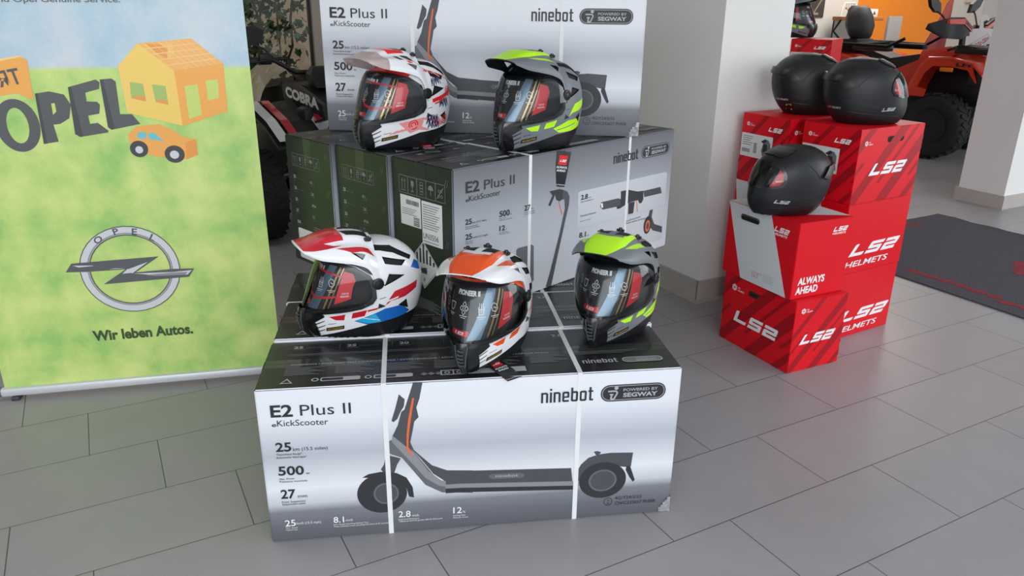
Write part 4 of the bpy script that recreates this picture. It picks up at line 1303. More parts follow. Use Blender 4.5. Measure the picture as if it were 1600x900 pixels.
# zones of the side profile (f, z)
PORT = [(.30, .233), (.130, .233), (.104, .229), (.062, .216), (.032, .195), (.022, .172), (.020, .140), (.032, .125), (.060, .113), (.135, .101), (.178, .094), (.30, .090)]
VISOR = [(.30, .243), (.135, .243), (.104, .240), (.058, .227), (.022, .202), (.010, .175), (.008, .132), (.020, .116), (.052, .103), (.135, .090), (.175, .083), (.30, .079)]
CHIN = [(.30, .098), (.155, .090), (.148, .078), (.172, .058), (.160, .024), (.150, -.01), (.30, -.01)]
NECK = [(.30, -.01), (.165, -.01), (.152, .010), (.096, .029), (.027, .050), (-.052, .057), (-.094, .063), (-.30, .075), (-.30, -.01)]
TOPDARK = [(.30, .31), (.11, .31), (.06, .268), (.03, .243), (.014, .215), (.012, .200), (.022, .204), (.058, .229), (.104, .242), (.135, .245), (.30, .245)]
VENTS = {
 'rear_scoop': [(.039, .268), (-.007, .2745), (-.056, .268), (-.119, .230), (-.110, .222), (-.058, .251), (-.021, .261)],
 'upper_slot': [(-.021, .247), (-.095, .225), (-.078, .213), (-.026, .227)],
 'side_triangle': [(-.034, .198), (-.085, .186), (-.017, .164)],
 'rear_lower': [(-.058, .098), (-.086, .111), (-.093, .078)],
}
_base = {}
def base_mesh():
    if 'bm' not in _base:
        bm = grid_shell(120, 64)
        port = cut_side(bm, PORT)
        for f in port: f.tag = True
        # everything in the eye port is removed from the shell
        bmesh.ops.delete(bm, geom=[f for f in bm.faces if f.tag], context='FACES')
        _base['bm'] = bm
    return _base['bm'].copy()

def peak_point(t, s):
    """peak sheet: t 0 at the tip .. 1 at the rear, s -1 .. 1 across"""
    C = np.array([(.206, .292), (.168, .298), (.125, .302), (.080, .302), (.035, .298), (-.008, .286)])
    E = np.array([(.066, .190, .275), (.089, .154, .259), (.103, .106, .249), (.110, .060, .238), (.116, .022, .216), (.1205, .000, .151)])
    k = np.linspace(0, 1, 6)
    cf = smooth_interp(t, k, C[:, 0]); cz = smooth_interp(t, k, C[:, 1])
    ex = smooth_interp(t, k, E[:, 0]); ef = smooth_interp(t, k, E[:, 1]); ez = smooth_interp(t, k, E[:, 2])
    a = np.abs(s)
    x = ex * np.sin(a*np.pi/2) ** 0.95
    c = np.cos(a*np.pi/2)
    f = ef + (cf-ef) * c ** 0.9; z = ez + (cz-ez) * c ** 0.85
    # raised centre hood growing towards the rear
    def sst(u): u = np.clip(u, 0, 1); return u*u*(3-2*u)
    hood = (1 - sst((a-0.26)/0.13)) * sst((t-0.10)/0.45)
    z = z + 0.013 * hood
    # shoulder crease on the flanks
    z = z + 0.004 * np.exp(-((a-0.62)/0.10)**2) * sst((t-0.1)/0.3)
    return np.stack([np.sign(s)*x, -f, z], -1)
PEAK_HOLE = [(0.60, 0.70), (0.80, 0.68), (0.72, 0.84)]
PEAK_SLOT = [(0.60, 0.05), (0.95, 0.05), (0.95, 0.24), (0.66, 0.24)]
def peak_mesh(zones, mats, parent, base):
    """zones: list of (polygon in (t, |s|), material)"""
    bm = bmesh.new(); nt_, ns = 30, 44
    V = [[bm.verts.new((j*2.0/ns - 1, i/nt_, 0)) for j in range(ns+1)] for i in range(nt_+1)]
    for i in range(nt_):
        for j in range(ns):
            f = bm.faces.new((V[i][j], V[i][j+1], V[i+1][j+1], V[i+1][j])); f.material_index = 0
    allm = [base]
    holes = []
    for P, m in zones + [(PEAK_HOLE, None), (PEAK_SLOT, M_vent)]:
        for sd in (1, -1):
            Q = [(p[1]*sd, p[0]) for p in P]
            for i in range(len(Q)):
                a, b = Q[i], Q[(i+1) % len(Q)]
                e = Vector((b[0]-a[0], b[1]-a[1], 0))
                if e.length < 1e-6: continue
                lo = (min(a[0], b[0])-0.01, min(a[1], b[1])-0.01); hi = (max(a[0], b[0])+0.01, max(a[1], b[1])+0.01)
                fs = [f for f in bm.faces if max(v.co.x for v in f.verts) >= lo[0] and min(v.co.x for v in f.verts) <= hi[0] and max(v.co.y for v in f.verts) >= lo[1] and min(v.co.y for v in f.verts) <= hi[1]]
                ge = list({q for f in fs for q in f.edges}) + list({q for f in fs for q in f.verts}) + fs
                bmesh.ops.bisect_plane(bm, geom=ge, dist=1e-5, plane_co=(a[0], a[1], 0), plane_no=e.cross(Vector((0, 0, 1))))
            ins = [f for f in bm.faces if in_poly(f.calc_center_median()[:2], Q)]
            if m is None: holes += ins
            else:
                if m not in allm: allm.append(m)
                for f in ins: f.material_index = allm.index(m)
    bmesh.ops.delete(bm, geom=list(set(holes)), context='FACES')
    bm.verts.ensure_lookup_table()
    S = np.array([v.co.x for v in bm.verts]); T = np.array([v.co.y for v in bm.verts])
    # rounded tip: pull the front corners back
    P = peak_point(T, S)
    for v, p in zip(bm.verts, P): v.co = p
    bm.normal_update()
    if sum(f.normal.z for f in bm.faces) < 0: bmesh.ops.reverse_faces(bm, faces=bm.faces[:])
    bm.normal_update()
    o = bm_part(bm, bm.faces[:], 'peak', allm + [mats['under']], parent, 0, 0.0035, rim=len(allm))
    bm.free()
    return o

def wrap(pr_fn, V, F, mb, m, lift):
    P = pr_fn(np.array([v[0] for v in V]), np.array([v[1] for v in V]), lift)
    mb.add([tuple(p) for p in P], F, m)
class Wrapped:
    """artwork wrapped on a curved front: u metres to the viewer's right along the curve, v height"""
    R = 0.150
    def __init__(s, lift, pr=PROF, zmap=False): s.mb = MB(); s.n = 0; s.lift = lift; s.pr = pr; s.zm = zmap
    def fn(s, u, v):
        s_l = s.lift + 0.00003*s.n
        if s.zm: v = 0.098 + (np.asarray(v) - 0.092) * 1.29
        return front_surface(u/s.R, v, s_l, s.pr)
    def poly(s, pts, m, maxe=0.008):
        bm = bmesh.new(); vs = [bm.verts.new((p[0], p[1], 0)) for p in pts]
        f = bm.faces.new(vs); bm.normal_update()
        if f.normal.z < 0: bmesh.ops.reverse_faces(bm, faces=[f])
        us = [p[0] for p in pts]
        # slice in narrow upright strips so the sheet follows the curve
        k = math.floor(min(us)/maxe)+1
        while k*maxe < max(us):
            bmesh.ops.bisect_plane(bm, geom=bm.verts[:]+bm.edges[:]+bm.faces[:], dist=1e-6, plane_co=(k*maxe, 0, 0), plane_no=(1, 0, 0)); k += 1
        zs = [p[1] for p in pts]; k = math.floor(min(zs)/maxe)+1
        while k*maxe < max(zs):
            bmesh.ops.bisect_plane(bm, geom=bm.verts[:]+bm.edges[:]+bm.faces[:], dist=1e-6, plane_co=(0, k*maxe, 0), plane_no=(0, 1, 0)); k += 1
        bmesh.ops.triangulate(bm, faces=[q for q in bm.faces if len(q.verts) > 4])
        bm.verts.index_update(); s.n += 1
        V = [v.co[:2] for v in bm.verts]; F = [tuple(v.index for v in q.verts) for q in bm.faces]; bm.free()
        P = s.fn(np.array([v[0] for v in V]), np.array([v[1] for v in V]))
        s.mb.add([tuple(p) for p in P], F, m, True)
    def text(s, t, a, b, cap, m, bold=0, slant=0.0):
        V, F, asp = glyphs(t, bold); s.n += 1
        d = Vector((b[0]-a[0], b[1]-a[1])); L = d.length; d.normalize(); n = Vector((-d.y, d.x))
        Q = [(a[0]+d.x*L*x+n.x*cap*y+slant*cap*y, a[1]+d.y*L*x+n.y*cap*y) for x, y in V]
        P = s.fn(np.array([q[0] for q in Q]), np.array([q[1] for q in Q]))
        s.mb.add([tuple(p) for p in P], F, m)
    def line(s, pts, w, m):
        for a, b in zip(pts[:-1], pts[1:]):
            d = Vector((b[0]-a[0], b[1]-a[1])); d.normalize(); n = Vector((-d.y, d.x))*w/2
            s.poly([(a[0]-n.x, a[1]-n.y), (b[0]-n.x, b[1]-n.y), (b[0]+n.x, b[1]+n.y), (a[0]+n.x, a[1]+n.y)], m)

def card_print(root):
    """the printed card behind the visor; texts read from the outside"""
    c = Wrapped(-0.010, zmap=True)
    c.poly([(-0.155, 0.196), (0.085, 0.196), (0.070, 0.150), (0.045, 0.092), (-0.145, 0.092)], M_card)
    c.mb.build('visor_card', root)
    w = Wrapped(-0.0097, zmap=True); W = INK['white_ink']
    w.text('PIONEER II', (-0.040, 0.178), (0.030, 0.178), 0.0095, W, 4, 0.0)
    w.poly([(-0.040, 0.099), (0.008, 0.099), (0.008, 0.110), (-0.040, 0.110)], M_red)
    w.text('LS2', (-0.030, 0.1015), (-0.005, 0.1015), 0.006, W, 4, 0.3)
    for cx in (-0.083, -0.052, -0.012, 0.035, 0.072):
        k = 0.0
        if cx == -0.052: w.line([(cx-0.009, 0.160), (cx+0.009, 0.160), (cx+0.006, 0.147), (cx, 0.144), (cx-0.006, 0.147), (cx-0.009, 0.160)], 0.0014, W)
        elif cx == -0.012:
            for dx, dy in ((0, 0.008), (-0.007, 0.0), (0.007, 0), (0, -0.008)):
                w.line([(cx+dx-0.005, 0.153+dy), (cx+dx, 0.158+dy), (cx+dx+0.005, 0.153+dy), (cx+dx, 0.148+dy), (cx+dx-0.005, 0.153+dy)], 0.0014, W)
        elif cx == 0.035:
            w.line([(cx-0.008, 0.158), (cx-0.006, 0.143), (cx+0.006, 0.143), (cx+0.008, 0.158)], 0.0014, W)
            for dx in (-0.005, 0, 0.005): w.line([(cx+dx, 0.147), (cx+dx, 0.165)], 0.0013, W)
            w.line([(cx-0.008, 0.153), (cx+0.008, 0.153)], 0.0012, W)
        else:
            w.line([(cx-0.010, 0.158), (cx-0.003, 0.164), (cx+0.007, 0.160), (cx+0.010, 0.152), (cx+0.004, 0.146), (cx-0.006, 0.148), (cx-0.010, 0.158)], 0.0013, W)
            w.line([(cx-0.004, 0.156), (cx+0.005, 0.153)], 0.0013, W)
        w.line([(cx-0.011, 0.138), (cx+0.011, 0.138)], 0.0013, W); w.line([(cx-0.007, 0.1345), (cx+0.007, 0.1345)], 0.0010, W)
    w.mb.build('card_lettering', root)
    m = Wrapped(-0.0094, zmap=True)
    m.poly([(0.052, 0.196), (0.082, 0.196), (0.034, 0.092), (0.004, 0.092)], M_mirror)
    m.mb.build('blue_film_strip', root)
    g = Wrapped(-0.0094, zmap=True)
    g.poly([(0.094, 0.196), (0.100, 0.196), (0.052, 0.092), (0.047, 0.092)], M_gold)
    g.poly([(0.106, 0.190), (0.109, 0.190), (0.064, 0.095), (0.061, 0.095)], M_gold)
    g.mb.build('gold_film_strip', root)
    r = Wrapped(-0.0086, zmap=True)
    r.poly([(0.108, 0.182), (0.142, 0.176), (0.150, 0.160), (0.140, 0.146), (0.132, 0.120), (0.080, 0.106)], M_red)
    r.n = 8
    r.text('SCAN FOR', (0.104, 0.130), (0.126, 0.131), 0.004, W, 1); r.text('MORE INFO', (0.100, 0.123), (0.126, 0.1245), 0.004, W, 2)
    r.mb.build('red_sticker', root)
    r = Wrapped(-0.0086, zmap=True)
    r.poly([(-0.150, 0.182), (-0.126, 0.186), (-0.118, 0.112), (-0.140, 0.108)], M_red)
    r.mb.build('red_sticker', root)

def nest(root, tree):
    """put small pieces under the part that carries them (all share the root's frame)"""
    kids = {}
    for o in root.children: kids.setdefault(o.name.split('.')[0], []).append(o)
    for par, names in tree.items():
        if par not in kids: continue
        for n in names:
            for o in kids.get(n, []): o.parent = kids[par][0]

def adventure_helmet(loc, yaw, label, look, pitch=0.0, scale=1.0, roll=0.0):
    root = empty('adventure_helmet', loc, yaw, pitch, roll)
    root.scale = (scale,)*3
    tag(root, label, 'helmet', 'adventure helmets on the cartons')
    base = look['base']
    bm = base_mesh()
    mats = [base, M_blk, M_vent]
    def midx(m):
        if m not in mats: mats.append(m)
        return mats.index(m)
    for f in bm.faces: f.material_index = 0
    for P, m in look['shell']:
        for f in cut_side(bm, P): f.material_index = midx(m)
    if look.get('brow') is not None:
        for f in cut_side(bm, TOPDARK): f.material_index = midx(look['brow'])
    for P, m in look.get('after', []):
        for f in cut_side(bm, P): f.material_index = midx(m)
    for f in cut_side(bm, NECK): f.material_index = 1
    for f in bm.faces:
        if f.calc_center_median().z < 0.0005: f.material_index = 1
    for k in ('rear_scoop', 'upper_slot', 'side_triangle', 'rear_lower'):
        fs = cut_side(bm, VENTS[k])
        for sd in (1, -1):
            part = [f for f in fs if f.calc_center_median().x * sd > 0]
            if k == 'rear_scoop': part = [f for f in part if abs(f.calc_center_median().x) > 0.022]
            if not part: continue
            for f in part: f.material_index = 2
            bmesh.ops.inset_region(bm, faces=part, thickness=0.0015, depth=-0.006, use_boundary=True, use_even_offset=False)
    bm_part(bm, bm.faces[:], 'shell', mats, root, 0.0, 0.0)
    # lining wall seen past the edges of the port
    bm2 = grid_shell(64, 34)
    ins = [f for f in bm2.faces if f.calc_center_median().z > 0.003]
    bm_part(bm2, ins, 'lining', [M_lin], root, -0.022, 0.0); bm2.free()
    bm.free()
    # seal round the eye port, visor, chin guard
    bm3 = grid_shell(110, 72)
    vis = cut_side(bm3, VISOR)
    inner = set(cut_side(bm3, PORT))
    vis = cut_side(bm3, VISOR)
    ring = [f for f in vis if f not in inner and not in_poly((-f.calc_center_median().y, f.calc_center_median().z), PORT)]
    bm_part(bm3, ring, 'port_seal', [M_seal], root, 0.004, 0.006)
    bm_part(bm3, vis, 'visor', [V_glass], root, 0.0065, 0.0)
    ch = [f for f in cut_side(bm3, CHIN)]
    bm_part(bm3, ch, 'chin_guard', [M_chin], root, 0.005, 0.006)
    bm3.free()
    # nose piece of the chin guard with its grille
    mb = MB(); rows = [(0.100, 0.105), (0.088, 0.100), (0.060, 0.080), (0.030, 0.066), (0.004, 0.060)]; vs = []; n = 9
    for z, w in rows:
        A = np.linspace(-w, w, n); P = front_surface(A, np.full(n, z), 0.006)
        Q = front_surface(A, np.full(n, z), 0.006 + 0.009)
        for i in range(n): vs.append(tuple(P[i] if i in (0, n-1) else Q[i]))
    mb.add(vs, [(r*n+i, (r+1)*n+i, (r+1)*n+i+1, r*n+i+1) for r in range(len(rows)-1) for i in range(n-1)], M_chin, True)
    mb.build('nose_piece', root)
    mb = MB()
    for k in range(5):
        z = 0.036 + 0.011*k
        P = front_surface(np.linspace(-0.034, 0.034, 5), np.full(5, z), 0.0165)
        mb.tube([tuple(p) for p in P], 0.0022, M_rib, 6)
    mb.build('chin_grille', root)
    for sd in (1, -1):
        mb = MB()
        P = front_surface(np.array([0.085, 0.062, 0.046, 0.030])*sd, np.array([0.092, 0.060, 0.034, 0.026]), 0.0150)
        mb.tube([tuple(p) for p in P], [0.0026, 0.0026, 0.0022, 0.0012], M_rib, 6); mb.build('grille_rib', root)
    P = front_surface(np.array([0.165]*2), np.array([0.072, 0.045]), 0.0058)
    w = Wrapped(0.0056); w.text('FF', (0.021, 0.058), (0.027, 0.052), 0.005, INK['pale_ink'], 1); w.mb.build('chin_lettering', root)
    card_print(root)
    # maker's letters on the forehead
    w = Wrapped(0.0012); lc = look.get('letters', P_black); x = -0.052
    for ch in ('L', 'S', '2'):
        for Q in LS[ch]: w.poly([(x + p[0]*0.030 + p[1]*0.006, 0.248 + p[1]*0.011) for p in Q], lc)
        x += 0.034
    w.mb.build('forehead_lettering', root)
    if look.get('wave'):
        w = Wrapped(-0.0090, zmap=True)
        w.line([(-0.060, 0.183), (-0.01, 0.181), (0.06, 0.176), (0.11, 0.168)], 0.004, M_red)
        w.line([(-0.10, 0.112), (-0.075, 0.124), (-0.055, 0.146), (-0.025, 0.148), (-0.005, 0.128), (0.03, 0.118), (0.085, 0.124)], 0.005, M_red)
        w.mb.build('card_red_line', root)
    if look.get('strokes'): side_strokes(root, 'graffiti_print', look['strokes'])
    # peak with its screws and side pivots
    pk = peak_mesh(look['peak'], {'under': look['under']}, root, look['peak_base'])
    for s in (-0.30, 0.0, 0.30):
        p = peak_point(np.array([0.93 if s else 0.965]), np.array([s]))[0]
        mb = MB()
        mb.lathe([(0.001, 0.0), (0.010, 0.0), (0.010, 0.005), (0.006, 0.008), (0.005, 0.013), (0.0, 0.013)], M_blk, 14, Matrix.Translation(Vector(p) + Vector((0, 0, -0.001))) @ Matrix.Rotation(-math.pi/2, 4, 'Y'))
        for k in range(4):
            a = k*math.pi/2
            mb.bbox((p[0]+0.008*math.cos(a)-0.004, p[1]+0.008*math.sin(a)-0.003, p[2]+0.001), (p[0]+0.008*math.cos(a)+0.004, p[1]+0.008*math.sin(a)+0.003, p[2]+0.008), M_blk, 0.0015)
        mb.build('peak_screw', root)
    for sd in (1, -1):
        p = peak_point(np.array([0.955]), np.array([sd*0.985]))[0]
        mb = MB()
        Mx = Matrix.Translation((p[0] + sd*0.002, p[1] + 0.002, p[2] + 0.004)) @ (Matrix.Identity(4) if sd > 0 else Matrix.Rotation(math.pi, 4, 'Z'))
        mb.lathe([(0.0, -0.006), (0.017, -0.006), (0.017, 0.001), (0.012, 0.003), (0.0, 0.003)], M_blk, 20, Mx)
        for k in range(8):
            a = k*math.pi/4
            mb.lathe([(0.0, 0.001), (0.0024, 0.001), (0.0024, 0.0045), (0.0, 0.0045)], M_vent, 6, Mx @ Matrix.Translation((0, 0.010*math.cos(a), 0.010*math.sin(a))))
        mb.build('peak_pivot', root)
        # small triangular cheek vent
        q = side_surface([0.002, -0.018, 0.006], [0.114, 0.103, 0.096], sd, 0.0)
        q2 = side_surface([0.000, -0.013, 0.003], [0.110, 0.103, 0.100], sd, 0.005)
        mb = MB(); mb.add([tuple(v) for v in q] + [tuple(v) for v in q2], [(0,1,2), (3,4,5), (0,1,4,3), (1,2,5,4), (2,0,3,5)], M_blk); mb.build('cheek_vent', root)
        # yellow-lettered badge low on the cheek
        f = np.array([0.120, 0.072, 0.072, 0.120]); z = np.array([0.022, 0.030, 0.042, 0.034])
        mb = MB(); n = 6; vs = []
        for i in range(n+1):
            t = i/n; a = side_surface([0.144-0.046*t], [0.0265+0.010*t], sd, 0.0012)[0]; b = side_surface([0.144-0.046*t], [0.0385+0.010*t], sd, 0.0012)[0]; vs += [a, b]
        mb.add(vs, [(2*i, 2*i+2, 2*i+3, 2*i+1) if sd > 0 else (2*i, 2*i+1, 2*i+3, 2*i+2) for i in range(n)], mat('black_badge', (18, 18, 18), 0.4), True)
        V, F, asp = glyphs('FF3 COLLECTION', 2)
        if sd > 0:
            fs_ = [0.102+0.038*(1-x) for x, y in V]; zs_ = [0.0305+0.0085*x+0.0055*y for x, y in V]
        else:
            fs_ = [0.102+0.038*x for x, y in V]; zs_ = [0.0305+0.0085*(1-x)+0.0055*y for x, y in V]
        mb.add([tuple(p) for p in side_surface(fs_, zs_, sd, 0.0016)], F, mat('gold_lettering', (190, 150, 50), 0.4)); mb.build('cheek_badge', root)
    nest(root, {'visor_card': ('card_lettering', 'blue_film_strip', 'gold_film_strip', 'red_sticker', 'card_red_line'), 'peak': ('peak_screw', 'peak_pivot'),
                'chin_guard': ('nose_piece', 'chin_grille', 'grille_rib', 'chin_lettering'), 'shell': ('cheek_vent', 'cheek_badge', 'forehead_lettering', 'graffiti_print')})
    return root

def side_strokes(root, name, strokes, sides=(1, -1)):
    """painted strokes on the shell: (polyline in (f, z), width, material)"""
    mb = MB(); k = 0
    for sd in sides:
        for pts, w, m in strokes:
            k += 1
            q = []
            for a, b in zip(pts[:-1], pts[1:]):
                n = max(1, int(math.hypot(b[0]-a[0], b[1]-a[1]) / 0.006))
                q += [(a[0]+(b[0]-a[0])*t/n, a[1]+(b[1]-a[1])*t/n) for t in range(n)]
            q.append(pts[-1]); L = []; R_ = []
            for i, p in enumerate(q):
                a, b = q[max(0, i-1)], q[min(len(q)-1, i+1)]
                d = Vector((b[0]-a[0], b[1]-a[1])); d.normalize()
                L.append((p[0]-d.y*w/2, p[1]+d.x*w/2)); R_.append((p[0]+d.y*w/2, p[1]-d.x*w/2))
            lift = 0.0008 + 0.00004*k
            A = side_surface([p[0] for p in L], [p[1] for p in L], sd, lift); B = side_surface([p[0] for p in R_], [p[1] for p in R_], sd, lift)
            n = len(A)
            mb.add(A + B, [(i, n+i, n+i+1, i+1) if sd > 0 else (i, i+1, n+i+1, n+i) for i in range(n-1)], m, True)
    return mb.build(name, root)
P_white = mat('gloss_white_shell', (232, 234, 238), 0.25, coat=0.6)
P_grey = mat('matt_grey_shell', (112, 118, 124), 0.42)
P_neon = mat('neon_yellow_shell', (186, 246, 30), 0.40)
P_red = mat('gloss_red_shell', (200, 28, 48), 0.25, coat=0.6)
P_org = mat('gloss_orange_shell', (236, 84, 24), 0.25, coat=0.6)
P_blue = mat('gloss_blue_shell', (28, 104, 190), 0.25, coat=0.6)
P_cyan = mat('gloss_cyan_shell', (40, 170, 220), 0.25, coat=0.6)
P_pink = mat('pink_graphic', (238, 150, 150), 0.3, coat=0.5)
P_navy = mat('navy_graphic', (34, 36, 92), 0.3, coat=0.5)
P_vermil = mat('bright_red_graphic', (226, 40, 38), 0.28, coat=0.5)
P_black = mat('black_graphic', (20, 20, 24), 0.35)
P_dgrey = mat('dark_shell_black', (34, 36, 39), 0.40)

ST_black = [[(.172, .050), (.148, .064), (.148, .061), (.172, .045)], [(.170, .036), (.146, .049), (.146, .046), (.170, .031)], [(.168, .022), (.146, .034), (.146, .031), (.168, .017)],
            [(.140, .052), (.118, .056), (.118, .0545), (.140, .050)], [(.045, .150), (-.055, .180), (-.055, .178), (.045, .147)], [(.0, .128), (-.02, .131), (-.02, .129), (.0, .126)]]
RED_A = [(.138, .077), (.095, .086), (.098, .066), (.120, .066)]; RED_B = [(.076, .090), (.036, .098), (.043, .077), (.079, .071)]
LINE_R = [(.034, .097), (.005, .101), (.007, .095), (.036, .090)]
RED_C = [(-.048, .144), (-.130, .157), (-.125, .135), (-.081, .120), (-.035, .115), (-.017, .103), (-.033, .127)]
LOW = [(.072, .062), (.031, .046), (-.062, .050), (-.098, .068), (-.070, .096), (-.015, .094), (.019, .081)]
LOWF = [(.066, .062), (.031, .051), (-.005, .053), (.012, .080), (.019, .079)]
LOOK = {}
HOOD = [(0.0, 0.0), (0.0, 0.30), (0.40, 0.36), (0.99, 0.30), (0.99, 0.17), (0.55, 0.22), (0.50, 0.0)]
FLANK = [(0.42, 0.42), (0.97, 0.42), (0.97, 0.56), (0.60, 0.62)]
LOOK['tri'] = dict(wave=True, base=P_white, brow=P_black, under=P_white, peak_base=P_white,
    shell=[(LOW, P_blue), (LOWF, P_cyan), (RED_C, P_red), ([(-.128, .216), (-.150, .200), (-.150, .179), (-.109, .201)], P_blue), (RED_A, P_red), (RED_B, P_red), (LINE_R, P_red), ([(-.02, .118), (-.06, .126), (-.058, .121), (-.02, .113)], P_white)],
    after=[(p, P_black) for p in ST_black] + [([(.06, .075), (.0, .060), (.0, .058), (.06, .073)], P_white)],
    peak=[([(0.03, 0.0), (0.03, 0.66), (0.35, 0.60), (0.60, 0.42), (0.60, 0.0)], P_red), ([(0.44, 0.60), (0.90, 0.44), (0.97, 0.56), (0.62, 0.70)], P_red), ([(0.35, 0.36), (0.95, 0.30), (0.95, 0.42), (0.45, 0.46)], P_white)])
LOOK['orange'] = dict(base=P_white, brow=P_org, under=P_white, peak_base=P_white,
    shell=[(RED_A, P_org), (RED_B, P_org), (RED_C, P_org)],
    after=[(p, P_black) for p in ST_black],
    peak=[(HOOD, P_org), (FLANK, P_org)])
LOOK['lime'] = dict(base=P_grey, brow=P_dgrey, under=P_dgrey, peak_base=P_grey,
    shell=[(RED_A, P_neon), (RED_B, P_neon), (RED_C, P_neon), ([(.045, .070), (.02, .055), (-.062, .056), (-.105, .066), (-.100, .095), (-.015, .092)], P_neon)],
    after=[(p, P_black) for p in ST_black] + [([(.03, .066), (-.06, .080), (-.06, .077), (.03, .063)], P_grey)],
    peak=[(HOOD, P_neon), ([(0.36, 0.40), (0.97, 0.42), (0.97, 0.58), (0.50, 0.56)], P_neon)])
rnd = random.Random(21)
def squiggle(cx, cz, w, h, n):
    return [(cx + w*(k/(n-1)-0.5) + rnd.uniform(-.004, .004), cz + (h/2 if k % 2 else -h/2) + rnd.uniform(-.004, .004)) for k in range(n)]
GS = []
for cx, cz, w, h in ((-.045, .212, .045, .026), (-.075, .142, .05, .030), (-.020, .088, .055, .030), (-.030, .070, .050, .016)):
    GS.append((squiggle(cx, cz, w, h, 9), .0035, P_navy)); GS.append((squiggle(cx, cz+.004, w*.8, h*.7, 7), .0025, P_navy))
for k in range(7): GS.append(([(.045-.020*k + rnd.uniform(-.01, .01), .258-.004*k*k*.25), (-.0-.020*k + rnd.uniform(-.01, .01), .247-.006*k)], rnd.uniform(.0015, .004), P_vermil if k % 2 else P_pink))
for cx, cz in ((.052, .078), (-.085, .085), (-.105, .175)):
    for r in (.008, .015): GS.append(([(cx + r*math.cos(t), cz + r*math.sin(t)) for t in np.linspace(0, 6.28, 13)], .003, P_vermil))
for k in range(6): GS.append(([(.125-.012*k, .048+.003*k), (.100-.014*k, .062+.003*k)], .003, P_pink))
GS += [([(-.02, .150), (-.06, .158), (-.10, .168), (-.13, .182)], .012, P_vermil), ([(-.03, .140), (-.075, .150)], .004, P_vermil)]
LOOK['graffiti'] = dict(base=P_white, brow=None, under=M_peakclear, peak_base=M_peakclear, letters=P_pink, wave=True, strokes=GS,
    shell=[([(.30, .31), (.11, .31), (.072, .275), (.060, .264), (.070, .256), (.052, .250), (.062, .241), (.050, .236), (.058, .229), (.104, .242), (.135, .245), (.30, .245)], P_vermil),
           ([(.10, .085), (.02, .100), (-.02, .092), (-.05, .095), (-.08, .070), (0.0, .055), (.03, .060), (.06, .050)], P_pink), ([(.015, .092), (-.02, .085), (-.045, .060), (-.01, .058), (.02, .070)], P_white)],
    after=[(p, P_black) for p in ST_black],
    peak=[([(0.30, 0.0), (0.36, 0.55), (0.28, 1.01), (1.01, 1.01), (1.01, 0.0)], P_white), ([(0.40, 0.0), (0.46, 0.34), (0.75, 0.32), (0.70, 0.0)], P_vermil), ([(0.50, 0.40), (0.58, 0.40), (0.60, 0.60), (0.52, 0.62)], P_black), ([(0.64, 0.36), (0.78, 0.36), (0.82, 0.56), (0.70, 0.60)], P_black), ([(0.62, 0.62), (0.70, 0.62), (0.74, 0.66), (0.66, 0.68)], P_vermil)])
ZL1 = H2 + 0.0035
ZL2 = H2 + HU + GAP + 0.0035
def face(x, y, deg):  # yaw so that the helmet's front (-y) turns deg to the viewer's left
    return -math.radians(deg)
adventure_helmet((-0.438, 2.169, ZL1), face(0, 0, 62), 'white adventure helmet with a red peak and blue cheek stripe, lower row at left', LOOK['tri'])
adventure_helmet((-0.068, 2.02, ZL1), face(0, 0, 18), 'white and orange adventure helmet in the middle of the lower row', LOOK['orange'])
adventure_helmet((0.320, 2.19, ZL1), face(0, 0, 27), 'grey and neon yellow adventure helmet at the right of the lower row', LOOK['lime'])
adventure_helmet((-0.368, 2.64, ZL2), face(0, 0, 42), 'white adventure helmet with red and navy graffiti and a clear peak, upper row', LOOK['graffiti'])
adventure_helmet((0.085, 2.63, ZL2), face(0, 0, 42), 'grey and neon yellow adventure helmet in the upper row before the top carton', LOOK['lime'])
adventure_helmet((2.085, 6.17, 1.196), math.radians(58), 'grey and neon helmet on the highest red carton, cut off by the pillar', LOOK['lime'])

# ------------------------------------------------------------------ matt black full-face helmets
PROF2 = dict(
    z =[0.00, .021, .053, .096, .139, .171, .203, .230, .251, .265, .271],
    ff=[.150, .166, .177, .176, .166, .154, .133, .106, .072, .028, -.02],
    fb=[-.100, -.120, -.142, -.160, -.168, -.168, -.157, -.136, -.106, -.066, -.02],
    w =[.088, .102, .113, .119, .121, .119, .111, .097, .075, .044, .001],
    nf=[1.8, 1.8, 1.85, 1.9, 2.0, 2.05, 2.1, 2.1, 2.05, 2.0, 2.0])
M_matt = mat('matt_black_shell', (25, 27, 30), 0.42, spec=0.4)
M_matt2 = mat('matt_black_trim', (19, 20, 22), 0.34)
M_silver = mat('silver_decal', (190, 192, 196), 0.35, 0.3)
FPORT = [(.30, .214), (.146, .213), (.126, .206), (.107, .190), (.098, .168), (.098, .144), (.110, .129), (.138, .120), (.30, .116)]
FVIS = [(.30, .220), (.144, .220), (.120, .213), (.098, .195), (.088, .170), (.088, .141), (.104, .122), (.136, .113), (.30, .109)]
SPOIL = [(-.060, .158), (-.092, .196), (-.20, .204), (-.20, .176), (-.116, .174), (-.096, .146)]
TOPV = [(.108, .240), (.050, .262), (.025, .260), (.055, .244), (.095, .228)]
